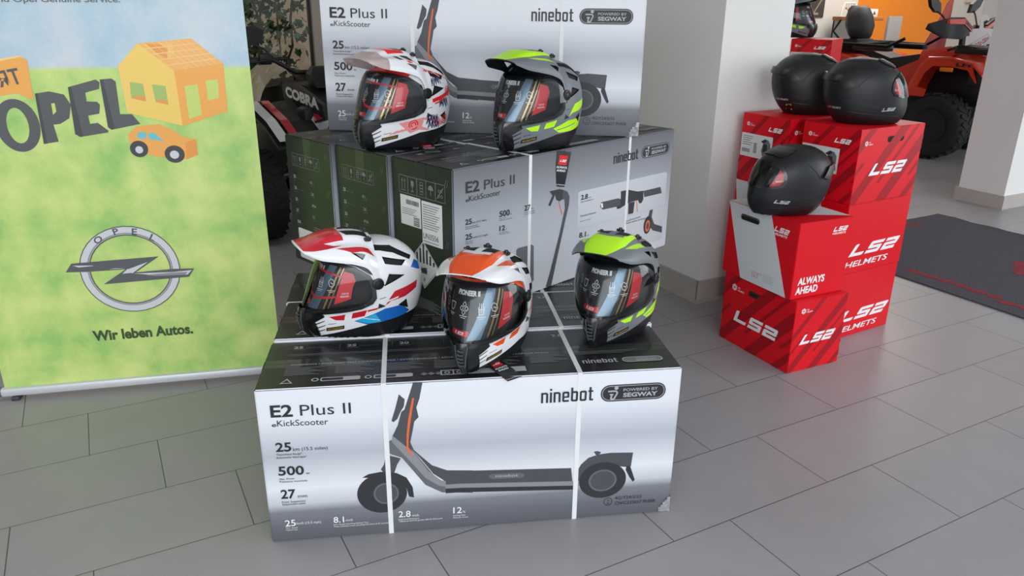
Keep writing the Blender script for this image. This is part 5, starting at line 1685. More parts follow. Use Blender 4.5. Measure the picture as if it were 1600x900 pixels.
def full_face(loc, yaw, label, amber=False):
    root = empty('full_face_helmet', loc, yaw)
    tag(root, label, 'helmet', 'matt black full-face helmets')
    bm = grid_shell(110, 60, PROF2)
    port = cut_side(bm, FPORT)
    bmesh.ops.delete(bm, geom=port, context='FACES')
    for f in bm.faces: f.material_index = 0
    for f in cut_side(bm, [(.30, -.01), (.172, -.01), (.12, .012), (.02, .028), (-.08, .040), (-.30, .050), (-.30, -.01)]): f.material_index = 1
    for f in bm.faces:
        if f.calc_center_median().z < 0.0006: f.material_index = 1
    bm_part(bm, bm.faces[:], 'shell', [M_matt, M_matt2], root)
    bm.free()
    b2 = grid_shell(60, 32, PROF2); bm_part(b2, [f for f in b2.faces if f.calc_center_median().z > 0.003], 'lining', [M_lin], root, -0.02); b2.free()
    b3 = grid_shell(110, 70, PROF2)
    v = cut_side(b3, FVIS); inn = cut_side(b3, FPORT); v = cut_side(b3, FVIS)
    ring = [f for f in v if not in_poly((-f.calc_center_median().y, f.calc_center_median().z), FPORT)]
    bm_part(b3, ring, 'visor_rim', [M_matt2], root, 0.0025, 0.004)
    bm_part(b3, [f for f in v if f.is_valid], 'visor', [V_glass], root, 0.004)
    sp = [f for f in cut_side(b3, SPOIL)]
    bm_part(b3, sp, 'rear_spoiler', [M_matt2], root, 0.011, 0.012)
    tv = [f for f in cut_side(b3, TOPV)]
    bm_part(b3, [f for f in tv if f.calc_center_median().z > .2], 'top_vent', [M_matt2], root, 0.005, 0.006)
    b3.free()
    for sd in (1, -1):
        w = MB()
        for P, ofs in (('L', 0), ('S', 1), ('2', 2)):
            for Q in LS[P]:
                fs = []; zs = []
                for p in Q:
                    x = (ofs*1.12 + p[0] + 0.45*p[1]) / 3.9
                    f_ = (0.122 - 0.062*x) if sd > 0 else (0.060 + 0.062*x)
                    fs.append(f_); zs.append(0.058 + 0.014*p[1] + 0.004*(x if sd < 0 else -x))
                bmq = bmesh.new(); vv = [bmq.verts.new(c) for c in side_surface(fs, zs, sd, 0.0008, PROF2)]
                fq = bmq.faces.new(vv); bmesh.ops.triangulate(bmq, faces=[fq]); bmq.normal_update()
                w.addbm(bmq, M_silver)
        V, F, asp = glyphs('LS2 HELMETS', 2)
        fs = [(-0.100 - 0.045*x) if sd > 0 else (-0.145 + 0.045*x) for x, y in V]; zs = [0.062 + 0.008*y for x, y in V]
        w.add(side_surface(fs, zs, sd, 0.0008, PROF2), F, M_silver)
        w.build('decal', root)
        # seams of the shell
        w = MB()
        for Q in ([(.085, .232), (.02, .222), (-.03, .180), (-.052, .152)], [(.150, .085), (.06, .062), (-.04, .075), (-.09, .088)], [(.14, .035), (.02, .045), (-.12, .058)]):
            q = []
            for a, b in zip(Q[:-1], Q[1:]):
                for t in np.linspace(0, 1, 6, endpoint=False): q.append((a[0]+(b[0]-a[0])*t, a[1]+(b[1]-a[1])*t))
            q.append(Q[-1])
            w.tube(side_surface([p[0] for p in q], [p[1] for p in q], sd, 0.0002, PROF2), 0.0012, M_matt2, 6)
        w.build('shell_seam', root)
    for sd in (1, -1):
        r = Wrapped(-0.004, PROF2); r.R = 0.15
        P = [(.062*sd, .122), (.118*sd, .126), (.130*sd, .150), (.120*sd, .180), (.094*sd, .204), (.084*sd, .165)]
        r.poly(P, M_red)
        r.n = 6
        if sd > 0: r.text('READY', (.084, .140), (.114, .143), .007, INK['white_ink'], 2)
        else: r.text('READY', (-.114, .143), (-.084, .140), .007, INK['white_ink'], 2)
        r.mb.build('red_sticker', root)
    if amber:
        q = side_surface([-.075, -.10, -.105, -.085], [.02, .022, .045, .048], -1, 0.001, PROF2)
        mb = MB(); mb.add(q, [(0, 1, 2, 3)], mat('amber_sticker', (206, 140, 50), 0.4)); mb.build('amber_sticker', root)
    nest(root, {'shell': ('decal', 'shell_seam', 'amber_sticker'), 'visor': ('red_sticker',)})
    return root
ZR = 3*LH + 0.0045
full_face((1.120, 3.065, 2*LH + 0.003), math.radians(-72), 'matt black helmet facing left on the nearer red stack, on a white carton top')
full_face((1.505, 3.385, ZR), math.radians(77), 'matt black helmet facing right on the right-hand red column, nearer of the upper pair')
full_face((1.372, 3.672, ZR), math.radians(80), 'matt black helmet half behind another, on the carton by the pillar', True)

# ------------------------------------------------------------------ swing tags of the helmets
T_blk = mat('black_tag_card', (32, 34, 38), 0.45)
def swing_tag(name, label, M, lines):
    t = empty(name); t.rotation_mode = 'XYZ'; t.matrix_world = M
    tag(t, label, 'tag', 'black helmet tags')
    mb = MB(); mb.bbox((-0.026, -0.0008, -0.120), (0.026, 0.0008, 0), T_blk, 0.0007); mb.build('tag_card', t)
    pr = Print(lambda u, v, l: (u, -0.0004 - l, v))
    pr.rect(-0.016, -0.046, 0.016, -0.014, M_red); pr.ls2(-0.012, -0.036, 0.026, 0.008, INK['white_ink'], 0.5)
    pr.ftext('ALWAYS', (0, -0.058), 0.0075, INK['white_ink'], 2, 0, 0, True); pr.ftext('AHEAD', (0, -0.069), 0.0075, INK['white_ink'], 2, 0, 0, True)
    pr.ftext('Technical Homemade', (0, -0.115), 0.0042, INK['white_ink'], 1, 0, 0, True)
    pr.build('printed_lettering', t)
    mb = MB(); mb.tube([(0, 0, -0.006), (0.004, 0.006, 0.012), (0.002, 0.022, 0.022)], 0.0007, T_blk, 6); mb.build('string', t)
    return t
fn = Vector((math.sin(y2), -math.cos(y2), 0))           # outward normal of the turned grey carton face
pt = o2 + e21*0.485 + fn*0.012 + Vector((0, 0, HU - 0.004))
swing_tag('swing_tag', 'black tag hanging over the grey carton edge below the upper neon helmet',
          Matrix.Translation(pt) @ Matrix.Rotation(y2 - 0.35, 4, 'Z') @ Matrix.Rotation(0.17, 4, 'Y') @ Matrix.Rotation(0.03, 4, 'X'), 1)
swing_tag('swing_tag', 'black tag lying on the carton top under the orange helmet',
          Matrix.Translation((-0.062, 1.945, H1 + 0.010)) @ Matrix.Rotation(math.radians(38), 4, 'Z') @ Matrix.Rotation(math.radians(-84), 4, 'X'), 1)
swing_tag('swing_tag', 'black tag lying on the dark carton under the graffiti helmet',
          Matrix.Translation((-0.30, 2.60, ZL2 + 0.004)) @ Matrix.Rotation(math.radians(20), 4, 'Z') @ Matrix.Rotation(math.radians(-86), 4, 'X'), 1)

# ------------------------------------------------------------------ door mat
M_mat = mat('charcoal_carpet', (66, 66, 74), 0.95, noise=0.25, nscale=90, bump=0.8)
mt = empty('entrance_mat', room(3.845, 0.3, 0), TH)
tag(mt, 'charcoal entrance mat with red print lying on the tiles at the right', 'mat')
mb = MB(); nx, ny = 24, 48; LA, LB = 1.465, 3.01
vs = []; fs = []
for j in range(ny+1):
    for i in range(nx+1):
        u, v = i/nx, j/ny
        vs.append((u*LA + (0.006*math.sin(v*40) if i == nx else 0), v*LB, 0.008 + (0.006*abs(math.sin(v*38)) if i == nx else 0)))
for j in range(ny):
    for i in range(nx): a = j*(nx+1)+i; fs.append((a, a+1, a+nx+2, a+nx+1))
n0 = len(vs); vs += [(x, y, 0.0006) for x, y, z in vs]
rim = [i for i in range(nx+1)] + [j*(nx+1)+nx for j in range(1, ny+1)] + [ny*(nx+1)+i for i in range(nx-1, -1, -1)] + [j*(nx+1) for j in range(ny-1, 0, -1)]
for a, b in zip(rim, rim[1:]+rim[:1]): fs.append((b, a, n0+a, n0+b))
mb.add(vs, fs, M_mat, True); mb.build('carpet', mt)
pr = Print(lambda u, v, l: (u, v, 0.0085 + l)); rr = mat('red_carpet_print', (128, 34, 46), 0.95, noise=0.3, nscale=80)
rnd = random.Random(5)
def scrawl(u0, v0, u1, v1, n, w):
    for k in range(n):
        t = k/n; x = u0+(u1-u0)*t+rnd.uniform(-.02, .02); y = v0+(v1-v0)*t
        pr.poly([(x-w, y), (x-w*.2, y-0.05), (x+w, y-0.03), (x+w*.5, y+0.03), (x-w*.3, y+0.05)], rr)
scrawl(0.14, 2.25, 0.14, 1.45, 9, 0.035); scrawl(0.97, 2.94, 1.10, 2.86, 2, 0.04); scrawl(0.87, 2.06, 0.60, 1.92, 4, 0.05)
pr.build('red_print', mt)

# ------------------------------------------------------------------ quad bikes
Q_or = mat('orange_red_fairing', (205, 52, 22), 0.28, coat=0.5)
Q_blk = mat('black_bike_plastic', (20, 21, 23), 0.42)
Q_tire = mat('tyre_rubber', (24, 24, 25), 0.75, bump=0.3, nscale=60)
Q_metal = mat('grey_metal', (130, 132, 136), 0.35, 0.6)
Q_white = mat('white_fairing', (205, 207, 210), 0.3, coat=0.5)
Q_redf = mat('red_fairing', (170, 24, 34), 0.3, coat=0.5)
Q_amber = mat('amber_reflector', (224, 120, 20), 0.25)
Q_lens = mat('headlight_lens', (200, 206, 212), 0.12, 0.3)
Q_seat = mat('black_seat_vinyl', (26, 26, 28), 0.55)
def rot_z(a): return Matrix.Rotation(a, 4, 'Z')
def wheel(root, x, y, R, W, steer=0.0):
    M = Matrix.Translation((x, y, R)) @ rot_z(math.pi/2 + steer)
    mb = MB(); h = W/2; rr = R*0.52
    mb.lathe([(rr, -h*0.85), (rr*1.15, -h), (R*0.86, -h), (R*0.95, -h*0.82), (R*0.985, -h*0.5), (R*0.985, h*0.5), (R*0.95, h*0.82), (R*0.86, h), (rr*1.15, h), (rr, h*0.85)], Q_tire, 40, M)
    for k in range(26):
        a = 2*math.pi*k/26
        for sd, da in ((-1, 0), (1, math.pi/26)):
            L = M @ Matrix.Rotation(a+da, 4, 'X') @ Matrix.Translation((sd*h*0.5, 0, R*0.972)) @ Matrix.Rotation(0.5*sd, 4, 'Z')
            mb.box((-h*0.42, -R*0.05, -R*0.03), (h*0.42, R*0.05, R*0.028), Q_tire, L)
    t = mb.build('tyre', root)
    mb = MB(); mb.lathe([(0.0, h*0.15), (rr*0.35, h*0.15), (rr*0.4, h*0.4), (rr*0.85, h*0.25), (rr*0.98, h*0.86), (rr*1.02, h*0.86), (rr*1.02, -h*0.8), (0.0, -h*0.8)], Q_blk, 32, M)
    mb.lathe([(0.0, -h*0.86), (rr*0.3, -h*0.86), (rr*0.35, -h*0.5), (rr*0.9, -h*0.4), (rr, -h*0.88), (rr*1.02, -h*0.8), (0, -h*0.6)], Q_blk, 32, M)
    for k in range(4):
        for sd in (1, -1):
            a = k*math.pi/2+0.4
            mb.lathe([(0.0, -0.004), (0.011, -0.004), (0.011, 0.006), (0.0, 0.008)], Q_metal, 8, M @ Matrix.Translation((sd*h*0.42, rr*0.33*math.cos(a), rr*0.33*math.sin(a))))
    t.name = 'wheel'; rm = mb.build('rim', t, 35)
    return t
def loft(mb, sections, m, M=None):
    """sections: list of closed loops of equal length"""
    n = len(sections[0]); vs = [p for s in sections for p in s]
    if M is not None: vs = [tuple(M @ Vector(v)) for v in vs]
    fs = [tuple(range(n))[::-1], tuple((len(sections)-1)*n + i for i in range(n))]
    for k in range(len(sections)-1):
        for i in range(n):
            j = (i+1) % n; fs.append((k*n+i, k*n+j, (k+1)*n+j, (k+1)*n+i))
    mb.add(vs, fs, m, True)
def sheet(mb, prof, y0, y1, th, m, drop=0.0):
    """bent sheet: side profile (x, z) swept across y with thickness"""
    n = len(prof); vs = []
    for y, d in ((y0, drop if abs(y0) > abs(y1) else 0), (y1, drop if abs(y1) > abs(y0) else 0)):
        for x, z in prof: vs.append((x, y, z-d))
    for y, d in ((y0, drop if abs(y0) > abs(y1) else 0), (y1, drop if abs(y1) > abs(y0) else 0)):
        for x, z in prof: vs.append((x, y, z-d-th))
    fs = []
    for i in range(n-1):
        fs += [(i, i+1, n+i+1, n+i), (2*n+i, 3*n+i, 3*n+i+1, 2*n+i+1), (i, 2*n+i, 2*n+i+1, i+1), (n+i, n+i+1, 3*n+i+1, 3*n+i)]
    fs += [(0, n, 3*n, 2*n), (n-1, 3*n-1, 4*n-1, 2*n-1)]
    mb.add(vs, fs, m, False)
def flat_text(root, name, t, fn, m, bold=2):
    V, F, asp = glyphs(t, bold); mb = MB(); mb.add([fn(x, y, asp) for x, y in V], F, m); return mb.build(name, root)

# big utility quad on the right: local x forward, y to its left
def utility_quad(loc, rz):
    r = empty('quad_bike', loc, rz); tag(r, 'orange-red utility quad bike with a tall black backrest parked behind the red cartons', 'quad bike')
    for x, y in ((0.0, 0.45), (0.0, -0.45), (-1.28, 0.44), (-1.28, -0.44)): wheel(r, x, y, 0.318, 0.25)
    mb = MB()   # frame, engine and footwells
    mb.bbox((-1.15, -0.20, 0.26), (0.12, 0.20, 0.74), Q_blk, 0.05)
    for sd in (1, -1):
        mb.bbox((-0.98, 0.18*sd-0.10, 0.30), (-0.32, 0.42*sd+0.06*sd if sd > 0 else -0.22, 0.36), Q_blk, 0.015) if sd > 0 else mb.bbox((-0.98, -0.48, 0.30), (-0.32, -0.08, 0.36), Q_blk, 0.015)
    mb.tube([(0.0, -0.36, 0.318), (0.0, 0.36, 0.318)], 0.03, Q_blk); mb.tube([(-1.28, -0.36, 0.318), (-1.28, 0.36, 0.318)], 0.03, Q_blk)
    mb.build('frame', r)
    for sd in (1, -1):
        mb = MB()
        P = [(-0.26, 0.60), (-0.23, 0.72), (-0.17, 0.88), (-0.10, 0.958), (0.10, 0.968), (0.30, 0.93), (0.40, 0.84)]
        y0, y1 = (0.20, 0.60) if sd > 0 else (-0.60, -0.20)
        sheet(mb, P, y0, y1, 0.02, Q_or)
        # lip along the wheel arch
        e = [(x, sd*0.60, z) for x, z in P]
        mb.tube(e, 0.016, Q_or, 8)
        yb = sd*0.595
        mb.prism([(-0.27, 0.60), (-0.23, 0.72), (-0.17, 0.88), (-0.10, 0.958), (0.10, 0.968), (0.30, 0.93), (0.36, 0.76), (0.27, 0.87), (0.10, 0.895), (-0.05, 0.89), (-0.12, 0.82), (-0.17, 0.69), (-0.08, 0.67), (-0.09, 0.60)], yb-0.012, yb+0.012, Q_or)
        f = mb.build('front_fender', r)
        mb = MB(); mb.bbox((0.02, sd*0.603-0.01, 0.845), (0.14, sd*0.603+0.01, 0.885), Q_amber, 0.006); mb.build('side_reflector', r)
        mb = MB()
        P = [(-1.66, 0.80), (-1.50, 0.92), (-1.20, 0.97), (-0.92, 0.92), (-0.72, 0.78), (-0.66, 0.62)]
        sheet(mb, P, y0*1.0, y1*1.0, 0.02, Q_or); yb = sd*0.595
        mb.prism([(-1.66, 0.80), (-1.50, 0.92), (-1.20, 0.97), (-0.92, 0.92), (-0.72, 0.78), (-0.66, 0.62), (-0.72, 0.62), (-0.85, 0.76), (-1.0, 0.84), (-1.2, 0.86), (-1.5, 0.82)], yb-0.012, yb+0.012, Q_or)
        mb.build('rear_fender', r)
        mb = MB()   # side panel between tank and footwell
        mb.prism([(-0.78, 0.80), (-0.55, 0.82), (-0.28, 0.95), (-0.10, 1.02), (0.02, 1.0), (-0.24, 0.82), (-0.40, 0.60), (-0.70, 0.55), (-0.82, 0.66)], sd*0.27-0.02, sd*0.27+0.02, Q_or)
        mb.build('side_panel', r)
        mb = MB(); mb.bbox((0.26, sd*0.44-0.12, 0.72), (0.42, sd*0.44+0.12, 0.86), Q_blk, 0.03); mb.bbox((0.30, sd*0.44-0.10, 0.745), (0.432, sd*0.44+0.124, 0.82), Q_lens, 0.02); mb.build('headlight', r)
    mb = MB()   # nose and tank cover
    loft(mb, [[(0.42, -0.25, 0.80), (0.42, 0.25, 0.80), (0.40, 0.25, 0.90), (0.40, -0.25, 0.90)], [(0.30, -0.33, 0.88), (0.30, 0.33, 0.88), (0.28, 0.31, 0.985), (0.28, -0.31, 0.985)],
              [(-0.10, -0.27, 0.86), (-0.10, 0.27, 0.86), (-0.08, 0.24, 1.06), (-0.08, -0.24, 1.06)], [(-0.42, -0.20, 0.72), (-0.42, 0.20, 0.72), (-0.40, 0.14, 0.99), (-0.40, -0.14, 0.99)]], Q_or)
    mb.bbox((-0.30, -0.22, 0.50), (0.34, 0.22, 0.855), Q_blk, 0.04)
    mb.build('front_body', r)
    mb = MB()
    loft(mb, [[(-0.40, -0.14, 0.80), (-0.40, 0.14, 0.80), (-0.40, 0.10, 0.97), (-0.40, -0.10, 0.97)], [(-0.70, -0.20, 0.74), (-0.70, 0.20, 0.74), (-0.70, 0.16, 0.91), (-0.70, -0.16, 0.91)],
              [(-0.95, -0.21, 0.76), (-0.95, 0.21, 0.76), (-0.95, 0.17, 0.99), (-0.95, -0.17, 0.99)], [(-1.35, -0.20, 0.80), (-1.35, 0.20, 0.80), (-1.33, 0.16, 1.05), (-1.33, -0.16, 1.05)]], Q_seat)
    mb.build('seat', r)
    b = MB()    # passenger backrest: tall shield shape
    sec = []
    for z, w, t, x in ((1.07, 0.13, 0.05, -1.16), (1.12, 0.19, 0.07, -1.17), (1.22, 0.25, 0.085, -1.19), (1.32, 0.22, 0.08, -1.21), (1.40, 0.15, 0.07, -1.225), (1.425, 0.11, 0.05, -1.23)):
        sec.append([(x+t, -w*0.7, z), (x+t, w*0.7, z), (x, w, z), (x-t*0.8, w*0.7, z), (x-t*0.8, -w*0.7, z), (x, -w, z)])
    loft(b, sec, Q_seat); bo = b.build('backrest', r, 60)
    b = MB(); b.bbox((-1.30, -0.18, 0.90), (-1.08, 0.18, 1.09), Q_blk, 0.03); b.tube([(-1.26, -0.17, 1.04), (-1.36, -0.22, 1.16), (-1.30, -0.20, 1.28)], 0.012, Q_blk); b.tube([(-1.26, 0.17, 1.04), (-1.36, 0.22, 1.16), (-1.30, 0.20, 1.28)], 0.012, Q_blk); b.build('backrest_bracket', r)
    b = MB()    # rear rack
    for y in (-0.42, 0.42): b.tube([(-0.47, y*0.92, 1.12), (-0.62, y, 1.035), (-1.0, y, 1.045), (-1.60, y, 1.045), (-1.66, y*0.9, 1.06)], 0.016, Q_blk)
    for x in (-1.04, -1.16, -1.46, -1.58): b.tube([(x, -0.42, 1.04), (x, 0.42, 1.04)], 0.012, Q_blk)
    b.bbox((-1.62, -0.40, 1.0), (-1.02, 0.40, 1.03), Q_blk, 0.01)
    for sd in (1, -1): b.bbox((-1.0, sd*0.37-0.06, 0.985), (-0.60, sd*0.37+0.06, 1.045), Q_blk, 0.02); b.build('rear_rack', r)
    b = MB()    # front rack
    for y in (-0.40, -0.14, 0.14, 0.40): b.tube([(-0.06, y*0.8, 1.03), (0.06, y, 1.065), (0.50, y, 1.05), (0.55, y*0.95, 1.03)], 0.017, Q_blk)
    for x in (0.08, 0.22, 0.36, 0.50): b.tube([(x, -0.42, 1.055), (x, 0.42, 1.055)], 0.013, Q_blk)
    b.bbox((0.04, -0.43, 1.0), (0.54, -0.36, 1.06), Q_blk, 0.015); b.bbox((0.04, 0.36, 1.0), (0.54, 0.43, 1.06), Q_blk, 0.015); b.build('front_rack', r)
    b = MB(); b.tube([(-0.16, -0.46, 1.22), (-0.10, -0.24, 1.24), (-0.08, -0.10, 1.17), (-0.08, 0.10, 1.17), (-0.10, 0.24, 1.24), (-0.16, 0.46, 1.22)], 0.014, Q_blk); b.tube([(-0.08, 0, 1.0), (-0.09, 0, 1.18)], 0.03, Q_blk)
    b.bbox((-0.14, -0.09, 1.15), (-0.04, 0.09, 1.25), Q_blk, 0.02)
    for sd in (1, -1): b.tube([(-0.17, sd*0.50, 1.22), (-0.12, sd*0.34, 1.235)], 0.020, Q_blk)
    b.build('handlebar', r)
    for sd in (1, -1):
        b = MB()
        loft(b, [[(-0.20, sd*0.58, 1.22), (-0.18, sd*0.58, 1.27), (-0.16, sd*0.57, 1.27), (-0.16, sd*0.57, 1.22)], [(-0.06, sd*0.50, 1.14), (-0.05, sd*0.50, 1.32), (-0.02, sd*0.49, 1.33), (-0.03, sd*0.49, 1.14)],
                 [(0.02, sd*0.36, 1.13), (0.02, sd*0.36, 1.33), (0.05, sd*0.36, 1.33), (0.05, sd*0.36, 1.13)], [(0.02, sd*0.18, 1.18), (0.02, sd*0.18, 1.26), (0.045, sd*0.18, 1.26), (0.045, sd*0.18, 1.18)]], Q_blk)
        g = b.build('hand_guard', r)
        c = MB()
        loft(c, [[(-0.04, sd*0.51, 1.272), (-0.04, sd*0.51, 1.310), (-0.02, sd*0.505, 1.312), (-0.01, sd*0.505, 1.272)], [(0.04, sd*0.36, 1.268), (0.04, sd*0.36, 1.318), (0.060, sd*0.36, 1.318), (0.060, sd*0.36, 1.268)], [(0.035, sd*0.15, 1.195), (0.035, sd*0.15, 1.235), (0.054, sd*0.15, 1.235), (0.054, sd*0.15, 1.195)]], Q_or)
        c.build('orange_guard_trim', r)
        b = MB(); b.tube([(-0.10, sd*0.30, 1.24), (-0.16, sd*0.36, 1.34), (-0.20, sd*0.40, 1.38)], 0.008, Q_blk)
        M = Matrix.Translation((-0.22, sd*0.45, 1.435)) @ Matrix.Rotation(sd*0.25, 4, 'X')
        P = [(-0.15, -0.035), (-0.05, -0.055), (0.07, -0.03), (0.14, 0.03), (0.10, 0.06), (0.0, 0.065), (-0.10, 0.04)]
        b.prism([(sd*p[0], p[1]) for p in P], -0.012, 0.02, Q_blk, 'yz', M); b.build('mirror', r)
    flat_text(r, 'maker_lettering', 'LINHAI', lambda x, y, a: (0.0618 - 0.006*x, -0.345 + 0.17*x, 1.277 - 0.062*x + 0.030*y), Q_blk, 4)
    flat_text(r, 'model_lettering', 'LH', lambda x, y, a: (0.16 + 0.13*x, -0.6085, 0.90 + 0.03*y), Q_blk, 4)
    b = MB(); b.tube([(0.52, -0.24, 0.40), (0.62, -0.26, 0.55), (0.60, -0.26, 0.80)], 0.018, Q_blk); b.tube([(0.52, 0.24, 0.40), (0.62, 0.26, 0.55), (0.60, 0.26, 0.80)], 0.018, Q_blk)
    for z in (0.50, 0.62, 0.76): b.tube([(0.615, -0.26, z), (0.615, 0.26, z)], 0.014, Q_blk)
    b.build('front_bumper', r)
    nest(r, {'backrest': ('backrest_bracket',), 'handlebar': ('mirror',)})
    hg = [o for o in r.children if o.name.startswith('hand_guard')]
    for o in list(r.children):
        if o.name.startswith('orange_guard_trim'): o.parent = hg[1] if o.data.vertices[0].co.y < 0 else hg[0]
        elif o.name.startswith('maker_lettering'): o.parent = hg[1]
        elif o.name.startswith('side_reflector') or o.name.startswith('model_lettering'):
            o.parent = [q for q in r.children if q.name.startswith('front_fender')][0 if o.data.vertices[0].co.y > 0 else 1]
    return r
uq = utility_quad((4.10, 7.68, 0.0), 0.0)
UA = math.radians(-52)
# right front tyre stands on its spot on the floor
off = Matrix.Rotation(UA, 4, 'Z') @ Vector((0, -0.45, 0))
uq.location = Vector((4.17, 7.70, 0)) - off; uq.rotation_euler = (0, 0, UA)
tg = empty('price_tag'); tg.rotation_mode = 'XYZ'
tg.matrix_world = Matrix.Translation(uq.location) @ Matrix.Rotation(UA, 4, 'Z') @ Matrix.Translation((0.045, 0.08, 1.285)) @ Matrix.Rotation(UA*-1 - 0.15 + 0.0, 4, 'Z')
tag(tg, 'white hook tag with a red stamp hanging on the orange quad bike', 'tag')
tc_ = mat('white_tag_card', (222, 222, 224), 0.5)
mb = MB(); mb.prism([(-0.115, -0.07), (-0.03, -0.06), (-0.025, 0.0), (-0.04, 0.03), (-0.02, 0.06), (0.01, 0.07), (0.04, 0.05), (0.05, 0.015), (0.035, 0.012), (0.015, 0.03), (-0.002, 0.01), (0.01, -0.055), (0.12, -0.065), (0.10, -0.30), (-0.075, -0.30)], -0.001, 0.001, tc_); mb.build('tag_card', tg)
pr = Print(lambda u, v, l: (u, -0.0006 - l, v))
stamp = mat('red_stamp_ink', (170, 60, 84), 0.5)
A, B = (-0.055, -0.285), (0.115, -0.165)
d = Vector((B[0]-A[0], B[1]-A[1])).normalized(); n_ = Vector((-d.y, d.x))
pr.text('ПРОДАДЕН', (A[0]+n_.x*0.02+d.x*0.012, A[1]+n_.y*0.02+d.y*0.012), (B[0]+n_.x*0.02-d.x*0.02, B[1]+n_.y*0.02-d.y*0.02), 0.034, stamp, 4)
c4 = [(A[0], A[1]), (B[0]-d.x*0.01, B[1]-d.y*0.01), (B[0]-d.x*0.01+n_.x*0.075, B[1]-d.y*0.01+n_.y*0.075), (A[0]+n_.x*0.075, A[1]+n_.y*0.075)]
pr.line(c4 + [c4[0]], 0.003, INK['mid_ink']); pr.build('stamp_print', tg)

